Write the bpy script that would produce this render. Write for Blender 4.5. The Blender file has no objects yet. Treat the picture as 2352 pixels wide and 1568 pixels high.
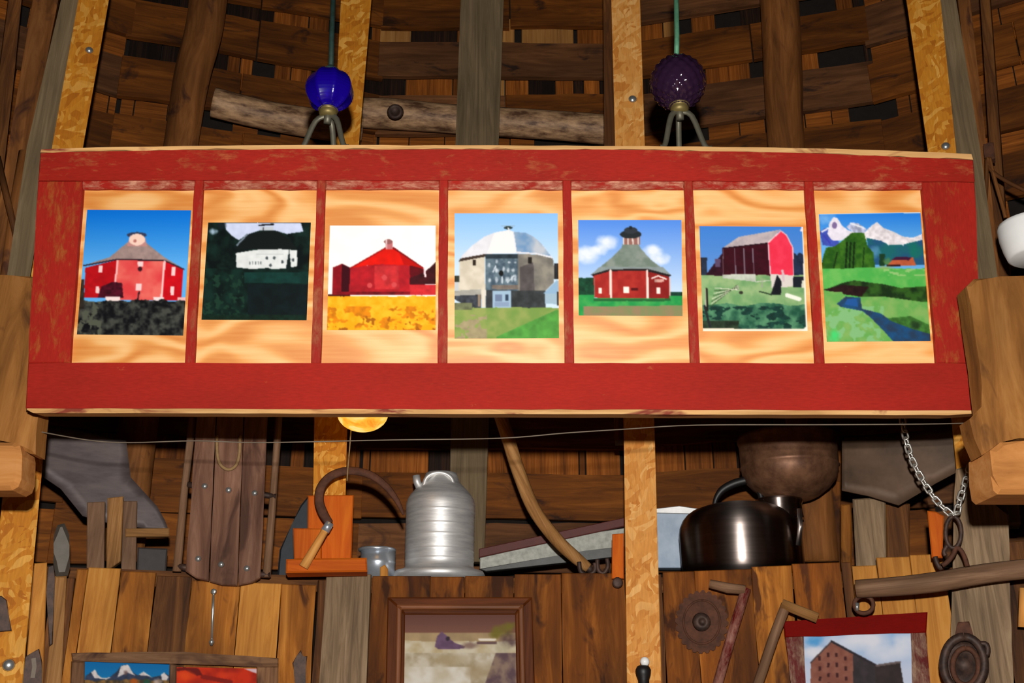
import bpy, bmesh, math, random
import numpy as np
from mathutils import Vector, Matrix

# ------------------------------------------------------------------ camera, world, light, exposure
random.seed(11)
W, H, F = 2352.0, 1568.0, 2400.0
PITCH = math.radians(20.0)
CP, SP = math.cos(PITCH), math.sin(PITCH)
CAM = Vector((0, 0, 1.6))
scn = bpy.context.scene
col = scn.collection

cam_d = bpy.data.cameras.new('camera')
cam_d.sensor_width = 36.0
cam_d.lens = 36.0 * F / W
cam_d.clip_start = 0.02
cam = bpy.data.objects.new('camera', cam_d)
cam.location = CAM
cam.rotation_euler = (math.pi / 2 + PITCH, 0, 0)
col.objects.link(cam)
scn.camera = cam

world = bpy.data.worlds.new('barn_dusk')
scn.world = world
world.use_nodes = True
world.node_tree.nodes['Background'].inputs[0].default_value = (1.0, 0.72, 0.45, 1)
world.node_tree.nodes['Background'].inputs[1].default_value = 0.0

fl_d = bpy.data.lights.new('camera_flash_offscreen', 'POINT')       # the photographer's flash, on the hot shoe above the lens
fl_d.energy = 265
fl_d.shadow_soft_size = 0.022
fl_d.color = (1.0, 0.97, 0.92)
fl = bpy.data.objects.new('camera_flash_offscreen', fl_d)
fl.location = CAM + Vector((0.01, -0.12, 0.17))
col.objects.link(fl)

vs = scn.view_settings
vs.view_transform = 'Standard'
vs.look = 'None'
vs.gamma = 1.0
vs.use_curve_mapping = False
vs.exposure = 0.0

# ------------------------------------------------------------------ helpers: pixels, planes, meshes
def ray(px, py):
    v = (H / 2 - py) / F
    return Vector(((px - W / 2) / F, CP - SP * v, SP + CP * v))

class Plane:
    def __init__(self, o, n):
        self.o = Vector(o); self.n = Vector(n).normalized()
        self.e1 = Vector((0, 0, 1)).cross(self.n).normalized()
        self.e2 = self.n.cross(self.e1)
    def hit(self, px, py):
        r = ray(px, py)
        t = (self.o - CAM).dot(self.n) / r.dot(self.n)
        return CAM + r * t
    def off(self, d):
        return Plane(self.o + self.n * d, self.n)
    def ppm(self, px, py):          # pixels per metre at that spot
        r = ray(px, py)
        t = (self.o - CAM).dot(self.n) / r.dot(self.n)
        return F / t

AZ0, DAZ = math.radians(-0.8), math.radians(15.2)
def facet(R, k=0.0, tilt=0.0):
    a = AZ0 + k * DAZ
    n = Vector((-math.sin(a), -math.cos(a), 0))
    o = CAM - n * R
    return Plane(o, n)

WM = {}
def link(name, me, M, mat=None, parent=None):
    o = bpy.data.objects.new(name, me)
    col.objects.link(o)
    if mat is not None and me is not None and not me.materials:
        for m in (mat if isinstance(mat, (list, tuple)) else [mat]):
            me.materials.append(m)
    o.matrix_basis = M
    WM[o.name] = M.copy()
    if parent is not None:
        o.parent = parent
        o.matrix_parent_inverse = WM[parent.name].inverted()
    return o

def tag(o, label=None, cat=None, group=None, kind=None):
    if label: o['label'] = label
    if cat: o['category'] = cat
    if group: o['group'] = group
    if kind: o['kind'] = kind
    return o

def thing(name, loc, label, cat, group=None, kind=None):
    o = bpy.data.objects.new(name, None)
    o.empty_display_size = 0.05
    col.objects.link(o)
    o.matrix_basis = Matrix.Translation(loc)
    WM[o.name] = o.matrix_basis.copy()
    return tag(o, label, cat, group, kind)

def frame(c, X, Z):
    X = X.normalized(); Z = (Z - X * Z.dot(X)).normalized(); Y = Z.cross(X)
    return Matrix(((X.x, Y.x, Z.x, c.x), (X.y, Y.y, Z.y, c.y), (X.z, Y.z, Z.z, c.z), (0, 0, 0, 1)))

def mesh_from_bm(bm, name, smooth=False):
    bmesh.ops.recalc_face_normals(bm, faces=bm.faces[:])
    me = bpy.data.meshes.new(name)
    bm.to_mesh(me); bm.free()
    if smooth:
        me.polygons.foreach_set('use_smooth', [True] * len(me.polygons))
    return me

def rough(pts, step=40, amp=1.5, closed=True):
    out = []
    n = len(pts)
    for i in range(n if closed else n - 1):
        a = pts[i]; b = pts[(i + 1) % n]
        L = math.hypot(b[0] - a[0], b[1] - a[1])
        m = max(1, int(L / step))
        for j in range(m):
            t = j / m
            x, y = a[0] + (b[0] - a[0]) * t, a[1] + (b[1] - a[1]) * t
            if j:
                x += random.uniform(-amp, amp); y += random.uniform(-amp, amp)
            out.append((x, y))
    return out

def prism(poly, thick, bev):
    bm = bmesh.new()
    a2 = sum(poly[i][0] * poly[(i + 1) % len(poly)][1] - poly[(i + 1) % len(poly)][0] * poly[i][1] for i in range(len(poly)))
    if a2 < 0: poly = poly[::-1]
    fv = [bm.verts.new((x, y, 0)) for x, y in poly]
    bv = [bm.verts.new((x, y, -thick)) for x, y in poly]
    n = len(poly)
    bm.faces.new(fv)
    bm.faces.new(bv[::-1])
    for i in range(n):
        j = (i + 1) % n
        bm.faces.new((fv[j], fv[i], bv[i], bv[j]))
    if bev > 0:
        ed = [e for e in bm.edges if (abs(e.verts[0].co.z) < 1e-9 and abs(e.verts[1].co.z) < 1e-9)]
        bmesh.ops.bevel(bm, geom=ed, offset=bev, segments=1, affect='EDGES', clamp_overlap=True)
    return bm

def plate(name, pts, pl, thick, mat, parent=None, grain='auto', bev=0.002):
    P = [pl.hit(*p) for p in pts]
    c = sum(P, Vector()) / len(P)
    us = [(p - c).dot(pl.e1) for p in P]; vs_ = [(p - c).dot(pl.e2) for p in P]
    if grain == 'auto':
        grain = 0.0 if (max(us) - min(us)) >= (max(vs_) - min(vs_)) else math.pi / 2
    elif grain == 'u': grain = 0.0
    elif grain == 'v': grain = math.pi / 2
    X = pl.e1 * math.cos(grain) + pl.e2 * math.sin(grain)
    M = frame(c, X, pl.n)
    Mi = M.inverted()
    poly = [tuple((Mi @ p)[:2]) for p in P]
    return link(name, mesh_from_bm(prism(poly, thick, bev), name), M, mat, parent)

def bar(name, a, b, wid, dep, nrm, mat, parent=None, bev=0.002, jit=0.0, cuts=1):
    """box beam from point a to b (front face centre line), local X = length; nrm = front normal"""
    L = (b - a).length
    M = frame((a + b) / 2, b - a, nrm)
    n = max(1, cuts)
    top, bot = [], []
    for i in range(n + 1):
        x = -L / 2 + L * i / n
        j1 = random.uniform(-jit, jit); j2 = random.uniform(-jit, jit)
        top.append((x, wid / 2 + j1)); bot.append((x, -wid / 2 + j2))
    return link(name, mesh_from_bm(prism(bot + top[::-1], dep, bev), name), M, mat, parent)

def tube_mesh(pts, rad, sides=10, flat=None):
    bm = bmesh.new()
    n = len(pts)
    rad = rad if isinstance(rad, (list, tuple)) else [rad] * n
    rings = []
    up = None
    for i, p in enumerate(pts):
        t = (pts[min(i + 1, n - 1)] - pts[max(i - 1, 0)]).normalized()
        if up is None:
            up = Vector((0, 0, 1)) if abs(t.z) < 0.9 else Vector((0, -1, 0))
        s = t.cross(up).normalized(); u = s.cross(t); up = u
        ring = []
        for k in range(sides):
            a = 2 * math.pi * k / sides
            ring.append(bm.verts.new(p + (s * math.cos(a) + u * math.sin(a) * (flat or 1.0)) * rad[i]))
        rings.append(ring)
    for i in range(n - 1):
        for k in range(sides):
            bm.faces.new((rings[i][k], rings[i][(k + 1) % sides], rings[i + 1][(k + 1) % sides], rings[i + 1][k]))
    bm.faces.new(rings[0][::-1]); bm.faces.new(rings[-1])
    return bm

def smooth_path(pts, n=8):
    out = []
    m = len(pts)
    for i in range(m - 1):
        p0, p1, p2, p3 = pts[max(i - 1, 0)], pts[i], pts[i + 1], pts[min(i + 2, m - 1)]
        for j in range(n):
            t = j / n
            out.append(0.5 * ((2 * p1) + (p2 - p0) * t + (2 * p0 - 5 * p1 + 4 * p2 - p3) * t * t + (3 * p1 - p0 - 3 * p2 + p3) * t ** 3))
    out.append(pts[-1])
    return out

def tube(name, pts, rad, mat, parent=None, sides=10, flat=None, smooth=0):
    pts = [Vector(p) for p in pts]
    if smooth:
        if isinstance(rad, (list, tuple)):
            k = len(pts)
            rr = []
            for i in range(k - 1):
                for j in range(smooth): rr.append(rad[i] + (rad[i + 1] - rad[i]) * j / smooth)
            rr.append(rad[-1]); rad = rr
        pts = smooth_path(pts, smooth)
    c = sum(pts, Vector()) / len(pts)
    d = pts[-1] - pts[0]
    if d.length < 1e-6: d = Vector((1, 0, 0))
    M = frame(c, d, Vector((0.0213, -1, 0.013)))
    Mi = M.inverted()
    return link(name, mesh_from_bm(tube_mesh([Mi @ p for p in pts], rad, sides, flat), name, True), M, mat, parent)

def lathe(name, base, axis, prof, mat, parent=None, seg=40, squash=1.0):
    """prof: list of (height, radius) along axis from base"""
    axis = axis.normalized()
    ref = Vector((0, -1, 0))
    M = frame(base, ref.cross(axis) if abs(axis.y) < .95 else Vector((1, 0, 0)), axis)
    bm = bmesh.new()
    rings = []
    for h, r in prof:
        if r < 1e-5:
            rings.append([bm.verts.new((0, 0, h))])
        else:
            rings.append([bm.verts.new((r * math.cos(2 * math.pi * k / seg), squash * r * math.sin(2 * math.pi * k / seg), h)) for k in range(seg)])
    for a, b in zip(rings[:-1], rings[1:]):
        for k in range(seg):
            k2 = (k + 1) % seg
            if len(a) == 1 and len(b) == 1: continue
            if len(a) == 1: bm.faces.new((a[0], b[k2], b[k]))
            elif len(b) == 1: bm.faces.new((a[k], a[k2], b[0]))
            else: bm.faces.new((a[k], a[k2], b[k2], b[k]))
    if len(rings[0]) > 1: bm.faces.new(rings[0][::-1])
    if len(rings[-1]) > 1: bm.faces.new(rings[-1])
    me = mesh_from_bm(bm, name, True)
    return link(name, me, M, mat, parent)

def box(name, c, size, mat, parent=None, X=Vector((1, 0, 0)), Z=Vector((0, 0, 1)), bev=0.002):
    bm = bmesh.new()
    bmesh.ops.create_cube(bm, size=1.0)
    for v in bm.verts:
        v.co.x *= size[0]; v.co.y *= size[1]; v.co.z *= size[2]
    if bev: bmesh.ops.bevel(bm, geom=bm.edges[:], offset=bev, segments=1, affect='EDGES')
    return link(name, mesh_from_bm(bm, name), frame(Vector(c), X, Z), mat, parent)

# ------------------------------------------------------------------ materials
def lin(c):
    out = []
    for v in c[:3]:
        v = v / 255.0
        out.append(v / 12.92 if v <= 0.04045 else ((v + 0.055) / 1.055) ** 2.4)
    return tuple(out) + (1.0,)

class NT:
    def __init__(self, name):
        self.m = bpy.data.materials.new(name); self.m.use_nodes = True
        self.t = self.m.node_tree
        self.b = self.t.nodes['Principled BSDF']
    def n(self, typ, **kw):
        nd = self.t.nodes.new(typ)
        for k, v in kw.items():
            if k.startswith('_'): setattr(nd, k[1:], v)
            else:
                key = k.replace('__', ' ')
                self.put(nd.inputs[int(key[1:])] if key[0] == 'i' and key[1:].isdigit() else nd.inputs[key], v)
        return nd
    def put(self, sock, v):
        if isinstance(v, bpy.types.NodeSocket): self.t.links.new(v, sock)
        else: sock.default_value = v
    def math(self, op, a, b=0.0, clamp=False):
        nd = self.n('ShaderNodeMath', _operation=op, _use_clamp=clamp)
        self.put(nd.inputs[0], a); self.put(nd.inputs[1], b)
        return nd.outputs[0]
    def ramp(self, fac, stops, interp='LINEAR'):
        nd = self.n('ShaderNodeValToRGB')
        self.put(nd.inputs[0], fac)
        cr = nd.color_ramp; cr.interpolation = interp
        while len(cr.elements) < len(stops): cr.elements.new(0.5)
        for e, (p, c) in zip(cr.elements, stops):
            e.position = p; e.color = c
        return nd.outputs[0]
    def mix(self, fac, a, b, typ='MIX'):
        nd = self.n('ShaderNodeMix', _data_type='RGBA', _blend_type=typ)
        self.put(nd.inputs[0], fac); self.put(nd.inputs[6], a); self.put(nd.inputs[7], b)
        return nd.outputs[2]
    def coords(self, scale, rnd=True):
        tc = self.n('ShaderNodeTexCoord')
        v = tc.outputs['Object']
        if rnd:
            oi = self.n('ShaderNodeObjectInfo')
            r = self.math('MULTIPLY', oi.outputs['Random'], 61.7)
            ad = self.n('ShaderNodeVectorMath', _operation='ADD', i0=v, i1=r)
            v = ad.outputs[0]
        ml = self.n('ShaderNodeVectorMath', _operation='MULTIPLY', i0=v, i1=scale)
        return ml.outputs[0]
    def noise(self, vec, scale=1.0, detail=4, rgh=.6, dist=0.0):
        nd = self.n('ShaderNodeTexNoise', Vector=vec, Scale=scale, Detail=detail, Roughness=rgh, Distortion=dist)
        return nd.outputs['Fac']
    def bump(self, h, strength=.4, dist=.002):
        nd = self.n('ShaderNodeBump', Strength=strength, Distance=dist, Height=h)
        self.t.links.new(nd.outputs[0], self.b.inputs['Normal'])
    def set(self, **kw):
        for k, v in kw.items():
            self.put(self.b.inputs[k.replace('__', ' ')], v)

def wood(name, dark, mid, light, fine=70, along=3.0, rgh=.75, vary=.25, blotch=.35, spec=.2, stain=None, stain_amt=.0, bump=.35, hue=.0):
    t = NT(name)
    v = t.coords((along, fine, fine))
    g = t.noise(v, 1.0, 6, .68, .9)
    c = t.ramp(g, [(.28, lin(dark)), (.5, lin(mid)), (.72, lin(light))])
    v2 = t.coords((2.2, 7, 7))
    bl = t.noise(v2, 1.0, 3, .55, .3)
    if stain:
        f = t.n('ShaderNodeMapRange', i0=t.noise(t.coords((5, 14, 14)), 1.0, 4, .6, .8), i1=.62 - stain_amt * .3, i2=.72 - stain_amt * .3)
        c = t.mix(f.outputs[0], c, lin(stain))
    mr = t.n('ShaderNodeMapRange', i0=bl, i1=.3, i2=.7, i3=1 - blotch, i4=1 + blotch)
    oi = t.n('ShaderNodeObjectInfo')
    rv = t.n('ShaderNodeMapRange', i0=oi.outputs['Random'], i1=0, i2=1, i3=1 - vary, i4=1 + vary)
    val = t.math('MULTIPLY', mr.outputs[0], rv.outputs[0])
    hs = t.n('ShaderNodeHueSaturation', Value=val, Color=c)
    t.set(Base__Color=hs.outputs[0], Roughness=rgh, Specular__IOR__Level=spec)
    t.bump(g, bump, .003)
    return t.m

def osb_mat(name, cols, vary=.06):
    t = NT(name)
    v = t.coords((1, 1, 1))
    nz = t.n('ShaderNodeTexNoise', Vector=v, Scale=9.0, Detail=2)
    wv = t.n('ShaderNodeVectorMath', _operation='SCALE', i0=nz.outputs['Color'])
    wv.inputs['Scale'].default_value = .10
    ad = t.n('ShaderNodeVectorMath', _operation='ADD', i0=v, i1=wv.outputs[0])
    s1 = t.n('ShaderNodeVectorMath', _operation='MULTIPLY', i0=ad.outputs[0], i1=(34, 85, 60))
    v1 = t.n('ShaderNodeTexVoronoi', Vector=s1.outputs[0], Scale=1.0)
    rot = t.n('ShaderNodeVectorRotate', Vector=ad.outputs[0], Angle=.9)
    s2 = t.n('ShaderNodeVectorMath', _operation='MULTIPLY', i0=rot.outputs[0], i1=(26, 75, 45))
    v2 = t.n('ShaderNodeTexVoronoi', Vector=s2.outputs[0], Scale=1.0)
    sp1 = t.n('ShaderNodeSeparateColor', i0=v1.outputs['Color'])
    sp2 = t.n('ShaderNodeSeparateColor', i0=v2.outputs['Color'])
    pick = t.math('GREATER_THAN', sp2.outputs[1], .5)
    a = t.ramp(sp1.outputs[0], [(0, lin(cols[0])), (.25, lin(cols[1])), (.7, lin(cols[2])), (1, lin(cols[3]))])
    b = t.ramp(sp2.outputs[0], [(0, lin(cols[0])), (.3, lin(cols[1])), (.75, lin(cols[2])), (1, lin(cols[3]))])
    c = t.mix(pick, a, b)
    fine = t.noise(t.coords((30, 220, 220)), 1.0, 3)
    mr = t.n('ShaderNodeMapRange', i0=fine, i1=.3, i2=.7, i3=.86, i4=1.12)
    hs = t.n('ShaderNodeHueSaturation', Value=mr.outputs[0], Color=c)
    t.set(Base__Color=hs.outputs[0], Roughness=.7, Specular__IOR__Level=.2)
    t.bump(sp1.outputs[0], .25, .002)
    return t.m

def ply_mat(name, c0, c1, c2, k=26):
    t = NT(name)
    v = t.coords((3.2, 9, 3))
    nz = t.noise(v, 1.0, 2, .4, .5)
    w = t.math('SINE', t.math('MULTIPLY', nz, float(k)))
    w2 = t.n('ShaderNodeMapRange', i0=w, i1=-1, i2=1)
    fine = t.noise(t.coords((8, 160, 8)), 1.0, 3)
    f = t.math('ADD', t.math('MULTIPLY', w2.outputs[0], .62), t.math('MULTIPLY', fine, .45))
    c = t.ramp(f, [(.1, lin(c0)), (.5, lin(c1)), (.95, lin(c2))])
    oi = t.n('ShaderNodeObjectInfo')
    rv = t.n('ShaderNodeMapRange', i0=oi.outputs['Random'], i1=0, i2=1, i3=.94, i4=1.05)
    hs = t.n('ShaderNodeHueSaturation', Value=rv.outputs[0], Color=c)
    t.set(Base__Color=hs.outputs[0], Roughness=.45, Specular__IOR__Level=.6)
    t.bump(f, .06, .001)
    return t.m

def paint_mat(name, red, red2, bare, wear, streak=(22, 60, 60), rgh=.55, bare2=None, dirt=None):
    t = NT(name)
    n1 = t.noise(t.coords((4, 9, 9)), 1.0, 4, .6)
    c = t.ramp(n1, [(.3, lin(red2)), (.65, lin(red))])
    g = t.noise(t.coords(streak), 1.0, 5, .7, .4)
    p = t.noise(t.coords((9, 15, 15)), 1.0, 5, .7)
    s = t.math('ADD', t.math('MULTIPLY', g, .55), t.math('MULTIPLY', p, .55))
    th = .70 - wear * .35
    f = t.n('ShaderNodeMapRange', i0=s, i1=th - .04, i2=th + .13)
    bc = t.ramp(g, [(.35, lin(bare2 or bare)), (.65, lin(bare))])
    c = t.mix(f.outputs[0], c, bc)
    fine = t.noise(t.coords((60, 300, 300)), 1.0, 2)
    mr = t.n('ShaderNodeMapRange', i0=fine, i1=.25, i2=.75, i3=.88, i4=1.12)
    hs = t.n('ShaderNodeHueSaturation', Value=mr.outputs[0], Color=c)
    t.set(Base__Color=hs.outputs[0], Roughness=rgh, Specular__IOR__Level=.1)
    t.bump(s, .3, .002)
    return t.m

def plain(name, c, rgh=.6, metal=0.0, vary=.15, scale=40, spec=.4, c2=None, coat=0, bump=.1, stretch=(1, 1, 1)):
    t = NT(name)
    n1 = t.noise(t.coords(tuple(scale * s for s in stretch)), 1.0, 4, .65)
    if c2:
        cc = t.ramp(n1, [(.35, lin(c)), (.68, lin(c2))])
    else:
        mr = t.n('ShaderNodeMapRange', i0=n1, i1=.3, i2=.7, i3=1 - vary, i4=1 + vary)
        cc = t.n('ShaderNodeHueSaturation', Value=mr.outputs[0], Color=lin(c)).outputs[0]
    t.set(Base__Color=cc, Roughness=rgh, Metallic=metal, Specular__IOR__Level=spec)
    if coat: t.set(Coat__Weight=coat)
    if bump: t.bump(n1, bump, .002)
    return t.m

M = {}
M['sheath'] = wood('dark_sheathing', (72, 37, 8), (106, 57, 14), (136, 78, 24), fine=34, vary=.28, blotch=.4, stain=(58, 32, 16), stain_amt=.12)
M['sheath_grey'] = wood('grey_sheathing', (72, 42, 22), (100, 62, 34), (126, 82, 50), fine=34, vary=.25, blotch=.4, stain=(52, 34, 26), stain_amt=.12)
M['shingle_dark'] = wood('dark_shingle', (16, 9, 6), (32, 18, 10), (60, 36, 20), fine=80, vary=.5, blotch=.4)
M['shingle'] = wood('brown_shingle', (76, 38, 10), (126, 68, 18), (160, 92, 34), fine=80, vary=.4)
M['shingle_light'] = wood('pale_shingle', (136, 90, 44), (172, 118, 60), (190, 138, 80), fine=80, vary=.12, blotch=.15)
M['tar'] = plain('tar_paper', (26, 18, 14), .95, vary=.3)
M['osb'] = osb_mat('oriented_strand_board', [(200, 124, 50), (216, 144, 66), (224, 156, 78), (238, 180, 106)])
M['osb_old'] = osb_mat('amber_strand_board', [(176, 102, 20), (194, 120, 28), (204, 134, 38), (224, 164, 74)])
M['grey_lumber'] = wood('grey_lumber', (88, 74, 54), (114, 96, 70), (136, 116, 88), fine=60, vary=.08, blotch=.2)
M['brown_pole'] = wood('brown_pole', (86, 50, 20), (122, 74, 34), (150, 96, 50), fine=24, vary=.1, blotch=.35, stain=(76, 44, 28), stain_amt=.12)
M['log'] = plain('barked_log', (92, 62, 42), .6, c2=(206, 164, 122), scale=14, stretch=(1, 3, 3), bump=.5)
M['plank'] = wood('barn_plank', (110, 60, 14), (154, 92, 28), (192, 126, 50), fine=26, vary=.22, blotch=.55, stain=(80, 42, 14), stain_amt=.28)
M['plank_red'] = wood('red_brown_plank', (84, 42, 6), (116, 62, 12), (154, 90, 28), fine=26, vary=.18, blotch=.55, stain=(66, 32, 8), stain_amt=.28)
M['plank_tan'] = wood('tan_plank', (160, 98, 36), (194, 130, 54), (214, 154, 76), fine=40, vary=.06, blotch=.12)
M['plank_dark'] = wood('dark_plank', (48, 28, 14), (92, 54, 24), (132, 84, 40), fine=42, vary=.15, blotch=.4)
M['plank_grey'] = wood('weathered_grey_plank', (82, 66, 50), (130, 106, 80), (160, 136, 106), fine=60, vary=.08, blotch=.25)
M['timber'] = wood('hewn_timber', (96, 58, 22), (134, 86, 38), (160, 110, 58), fine=22, vary=.06, blotch=.3, stain=(84, 50, 22), stain_amt=.15)
M['timber_end'] = wood('sawn_timber', (150, 94, 44), (178, 118, 62), (198, 142, 86), fine=20, vary=.05, blotch=.2)
M['ply'] = ply_mat('pine_plywood', (202, 120, 46), (222, 154, 80), (236, 188, 124), 34)
M['paint_top'] = paint_mat('worn_red_paint_top', (152, 33, 24), (138, 31, 22), (164, 90, 54), .22, bare2=(124, 48, 26))
M['paint_mold'] = paint_mat('worn_red_paint_moulding', (152, 33, 24), (138, 31, 22), (196, 138, 112), .52, bare2=(130, 72, 54))
M['paint_side'] = paint_mat('worn_red_paint_stile', (152, 33, 24), (138, 31, 22), (152, 86, 38), .28, bare2=(126, 52, 24))
M['paint_bar'] = paint_mat('worn_red_paint_bar', (152, 33, 24), (138, 31, 22), (150, 80, 54), .36, bare2=(116, 54, 30))
M['paint_bottom'] = paint_mat('red_paint_bottom', (152, 33, 24), (138, 31, 22), (186, 112, 66), -.06, rgh=.75)
M['bare'] = wood('bare_pale_wood', (150, 108, 62), (192, 146, 92), (214, 174, 120), fine=50, vary=.05, blotch=.25, stain=(120, 52, 36), stain_amt=.15)
M['iron'] = plain('dark_iron', (50, 36, 32), .6, .3, c2=(84, 62, 52), scale=50)
M['rust'] = plain('rusted_iron', (70, 40, 26), .8, .1, c2=(98, 58, 38), scale=45, bump=.3)
M['blade'] = plain('oiled_steel_sheet', (82, 72, 72), .55, .3, c2=(106, 94, 92), scale=9, stretch=(1, 3, 1))
M['blade_brown'] = plain('browned_steel_sheet', (78, 60, 46), .6, .25, c2=(106, 82, 64), scale=9)
M['galv'] = plain('galvanised_metal', (206, 206, 206), .48, .62, c2=(240, 240, 238), scale=30, stretch=(.4, .4, 3))
M['galv_light'] = plain('pale_galvanised_sheet', (150, 166, 186), .5, .2, c2=(172, 186, 202), scale=20)
M['tin'] = plain('bright_tin', (200, 208, 218), .3, .7, vary=.1)
M['steel'] = plain('brushed_stainless', (150, 138, 132), .34, 1.0, vary=.15, scale=20, stretch=(.3, .3, 6), bump=.03)
_t = M['steel'].node_tree
_tg = _t.nodes.new('ShaderNodeTangent'); _tg.direction_type = 'RADIAL'; _tg.axis = 'Z'
_b = _t.nodes['Principled BSDF']; _b.inputs['Anisotropic'].default_value = .8; _b.inputs['Anisotropic Rotation'].default_value = .25
_t.links.new(_tg.outputs[0], _b.inputs['Tangent'])
M['black'] = plain('black_rubber', (22, 20, 20), .5, 0, spec=.5)
M['funnel'] = plain('brown_enamel', (92, 60, 42), .5, .4, c2=(136, 96, 70), scale=25)
M['orange_wood'] = wood('orange_stained_wood', (160, 64, 6), (190, 86, 10), (208, 108, 22), fine=30, vary=.08, blotch=.15)
M['handle'] = wood('worn_handle_wood', (104, 70, 36), (154, 108, 60), (184, 138, 86), fine=60, vary=.1, blotch=.25)
M['handle_light'] = wood('pale_handle_wood', (190, 120, 50), (214, 146, 72), (228, 170, 98), fine=60, vary=.05, blotch=.1)
M['handle_grey'] = wood('grey_handle_wood', (90, 64, 46), (124, 92, 68), (152, 118, 92), fine=50, vary=.1, blotch=.35)
M['handle_red'] = paint_mat('red_handle_paint', (96, 22, 20), (78, 18, 16), (150, 104, 90), .5)
M['frame_red'] = paint_mat('dark_red_frame', (118, 8, 2), (104, 6, 2), (150, 120, 104), -.1, rgh=.8)
M['frame_red_worn'] = paint_mat('flaking_red_frame', (96, 16, 12), (80, 12, 10), (150, 118, 98), .5, bare2=(110, 84, 66))
M['sled'] = wood('sled_boards', (84, 54, 40), (116, 80, 62), (146, 108, 88), fine=30, vary=.08, blotch=.3, stain=(82, 54, 42), stain_amt=.15)
M['frame_brown'] = wood('varnished_frame', (58, 24, 5), (88, 42, 12), (108, 54, 18), fine=60, vary=.03, blotch=.15, rgh=.6, spec=.12)
M['frame_edge'] = wood('polished_frame_bead', (100, 56, 30), (124, 74, 44), (142, 90, 58), fine=60, vary=.03, rgh=.5, spec=.15)
M['frame_old'] = wood('weathered_frame', (74, 50, 34), (112, 78, 52), (140, 104, 74), fine=60, vary=.08, blotch=.3, stain=(64, 38, 30), stain_amt=.3)
M['wire'] = plain('grey_wire', (110, 98, 84), .6, .2)
M['chain'] = plain('zinc_chain', (190, 186, 178), .35, .7)
M['screw'] = plain('zinc_screw', (190, 195, 195), .3, .8)
M['white'] = plain('white_glazed', (250, 250, 248), .35, 0, vary=.02, bump=0)
M['patina'] = plain('green_copper', (96, 150, 118), .6, .3, c2=(70, 124, 96), scale=60)
M['patina_dark'] = plain('dark_green_copper', (24, 44, 36), .7, .1, c2=(34, 58, 54), scale=60)
M['brass'] = plain('dull_brass', (120, 104, 60), .5, .5)
M['pewter'] = plain('dull_pewter', (96, 92, 78), .5, .5)
M['rope'] = plain('rope', (150, 120, 80), .9, scale=120)
M['floor'] = wood('barn_floor', (60, 42, 28), (96, 70, 46), (120, 92, 64), fine=20, vary=.1)

def glass_mat(name, c, rgh, trans):
    t = NT(name)
    t.set(Base__Color=lin(c), Roughness=rgh, Transmission__Weight=trans, IOR=1.5, Specular__IOR__Level=.6, Coat__Weight=.6, Coat__Roughness=.05)
    return t.m
M['blue_glass'] = glass_mat('cobalt_glass', (26, 4, 150), .2, .35)
M['purple_glass'] = glass_mat('amethyst_glass', (58, 34, 62), .08, .55)

def print_mat():
    t = NT('photo_print')
    at = t.n('ShaderNodeAttribute', _attribute_name='Col')
    t.set(Base__Color=at.outputs['Color'], Roughness=.6, Specular__IOR__Level=.08)
    return t.m
M['print'] = print_mat()

def lamp_mat():
    t = NT('amber_lamp_glass')
    n1 = t.noise(t.coords((22, 22, 40)), 1.0, 3, .6, .5)
    c = t.ramp(n1, [(.3, (1.0, .24, .01, 1)), (.5, (1.0, .5, .05, 1)), (.72, (1.0, .78, .3, 1))])
    t.set(Base__Color=c, Roughness=.4, Emission__Color=c, Emission__Strength=1.1)
    return t.m
M['amber'] = lamp_mat()

# ------------------------------------------------------------------ structure: the round wall, facet by facet
R_ST, R_PL, R_SH = 2.75, 2.80, 3.30
UP = Vector((0, 0, 1))
HW = math.tan(DAZ / 2)
SILL_Z = facet(R_PL, 0).hit(1130, 1322).z
TOP_Z = CAM.z + 3.25
wall_names = {0: 'wall_back', -1: 'wall_left', 1: 'wall_right', -2: 'wall_far_left', 2: 'wall_far_right'}
walls = {}

floor = box('floor', (0, 1.2, -0.025), (7, 7, .05), M['floor'], bev=0)
tag(floor, 'dark plank floor of the barn', None, None, 'structure')

for k, nm in wall_names.items():
    pl = facet(R_SH + .075, k)
    hw = (R_SH + .08) * HW
    c = Vector((pl.o.x, pl.o.y, 0))
    root = box(nm, c + UP * (TOP_Z / 2) - pl.n * .01, (2 * hw, TOP_Z, .02), M['tar'], None, pl.e1, pl.n, 0)
    tag(root, {0: 'spaced board wall behind the hanging photo panel', -1: 'spaced board wall on the blue globe side',
               1: 'spaced board wall on the purple globe side', -2: 'dark outer wall beyond the crossed sticks',
               2: 'dark outer wall behind the white lamp'}[k], None, None, 'structure')
    walls[k] = root

GAP0, PITCHZ, GAPH = CAM.z + .795, .234, .078
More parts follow.
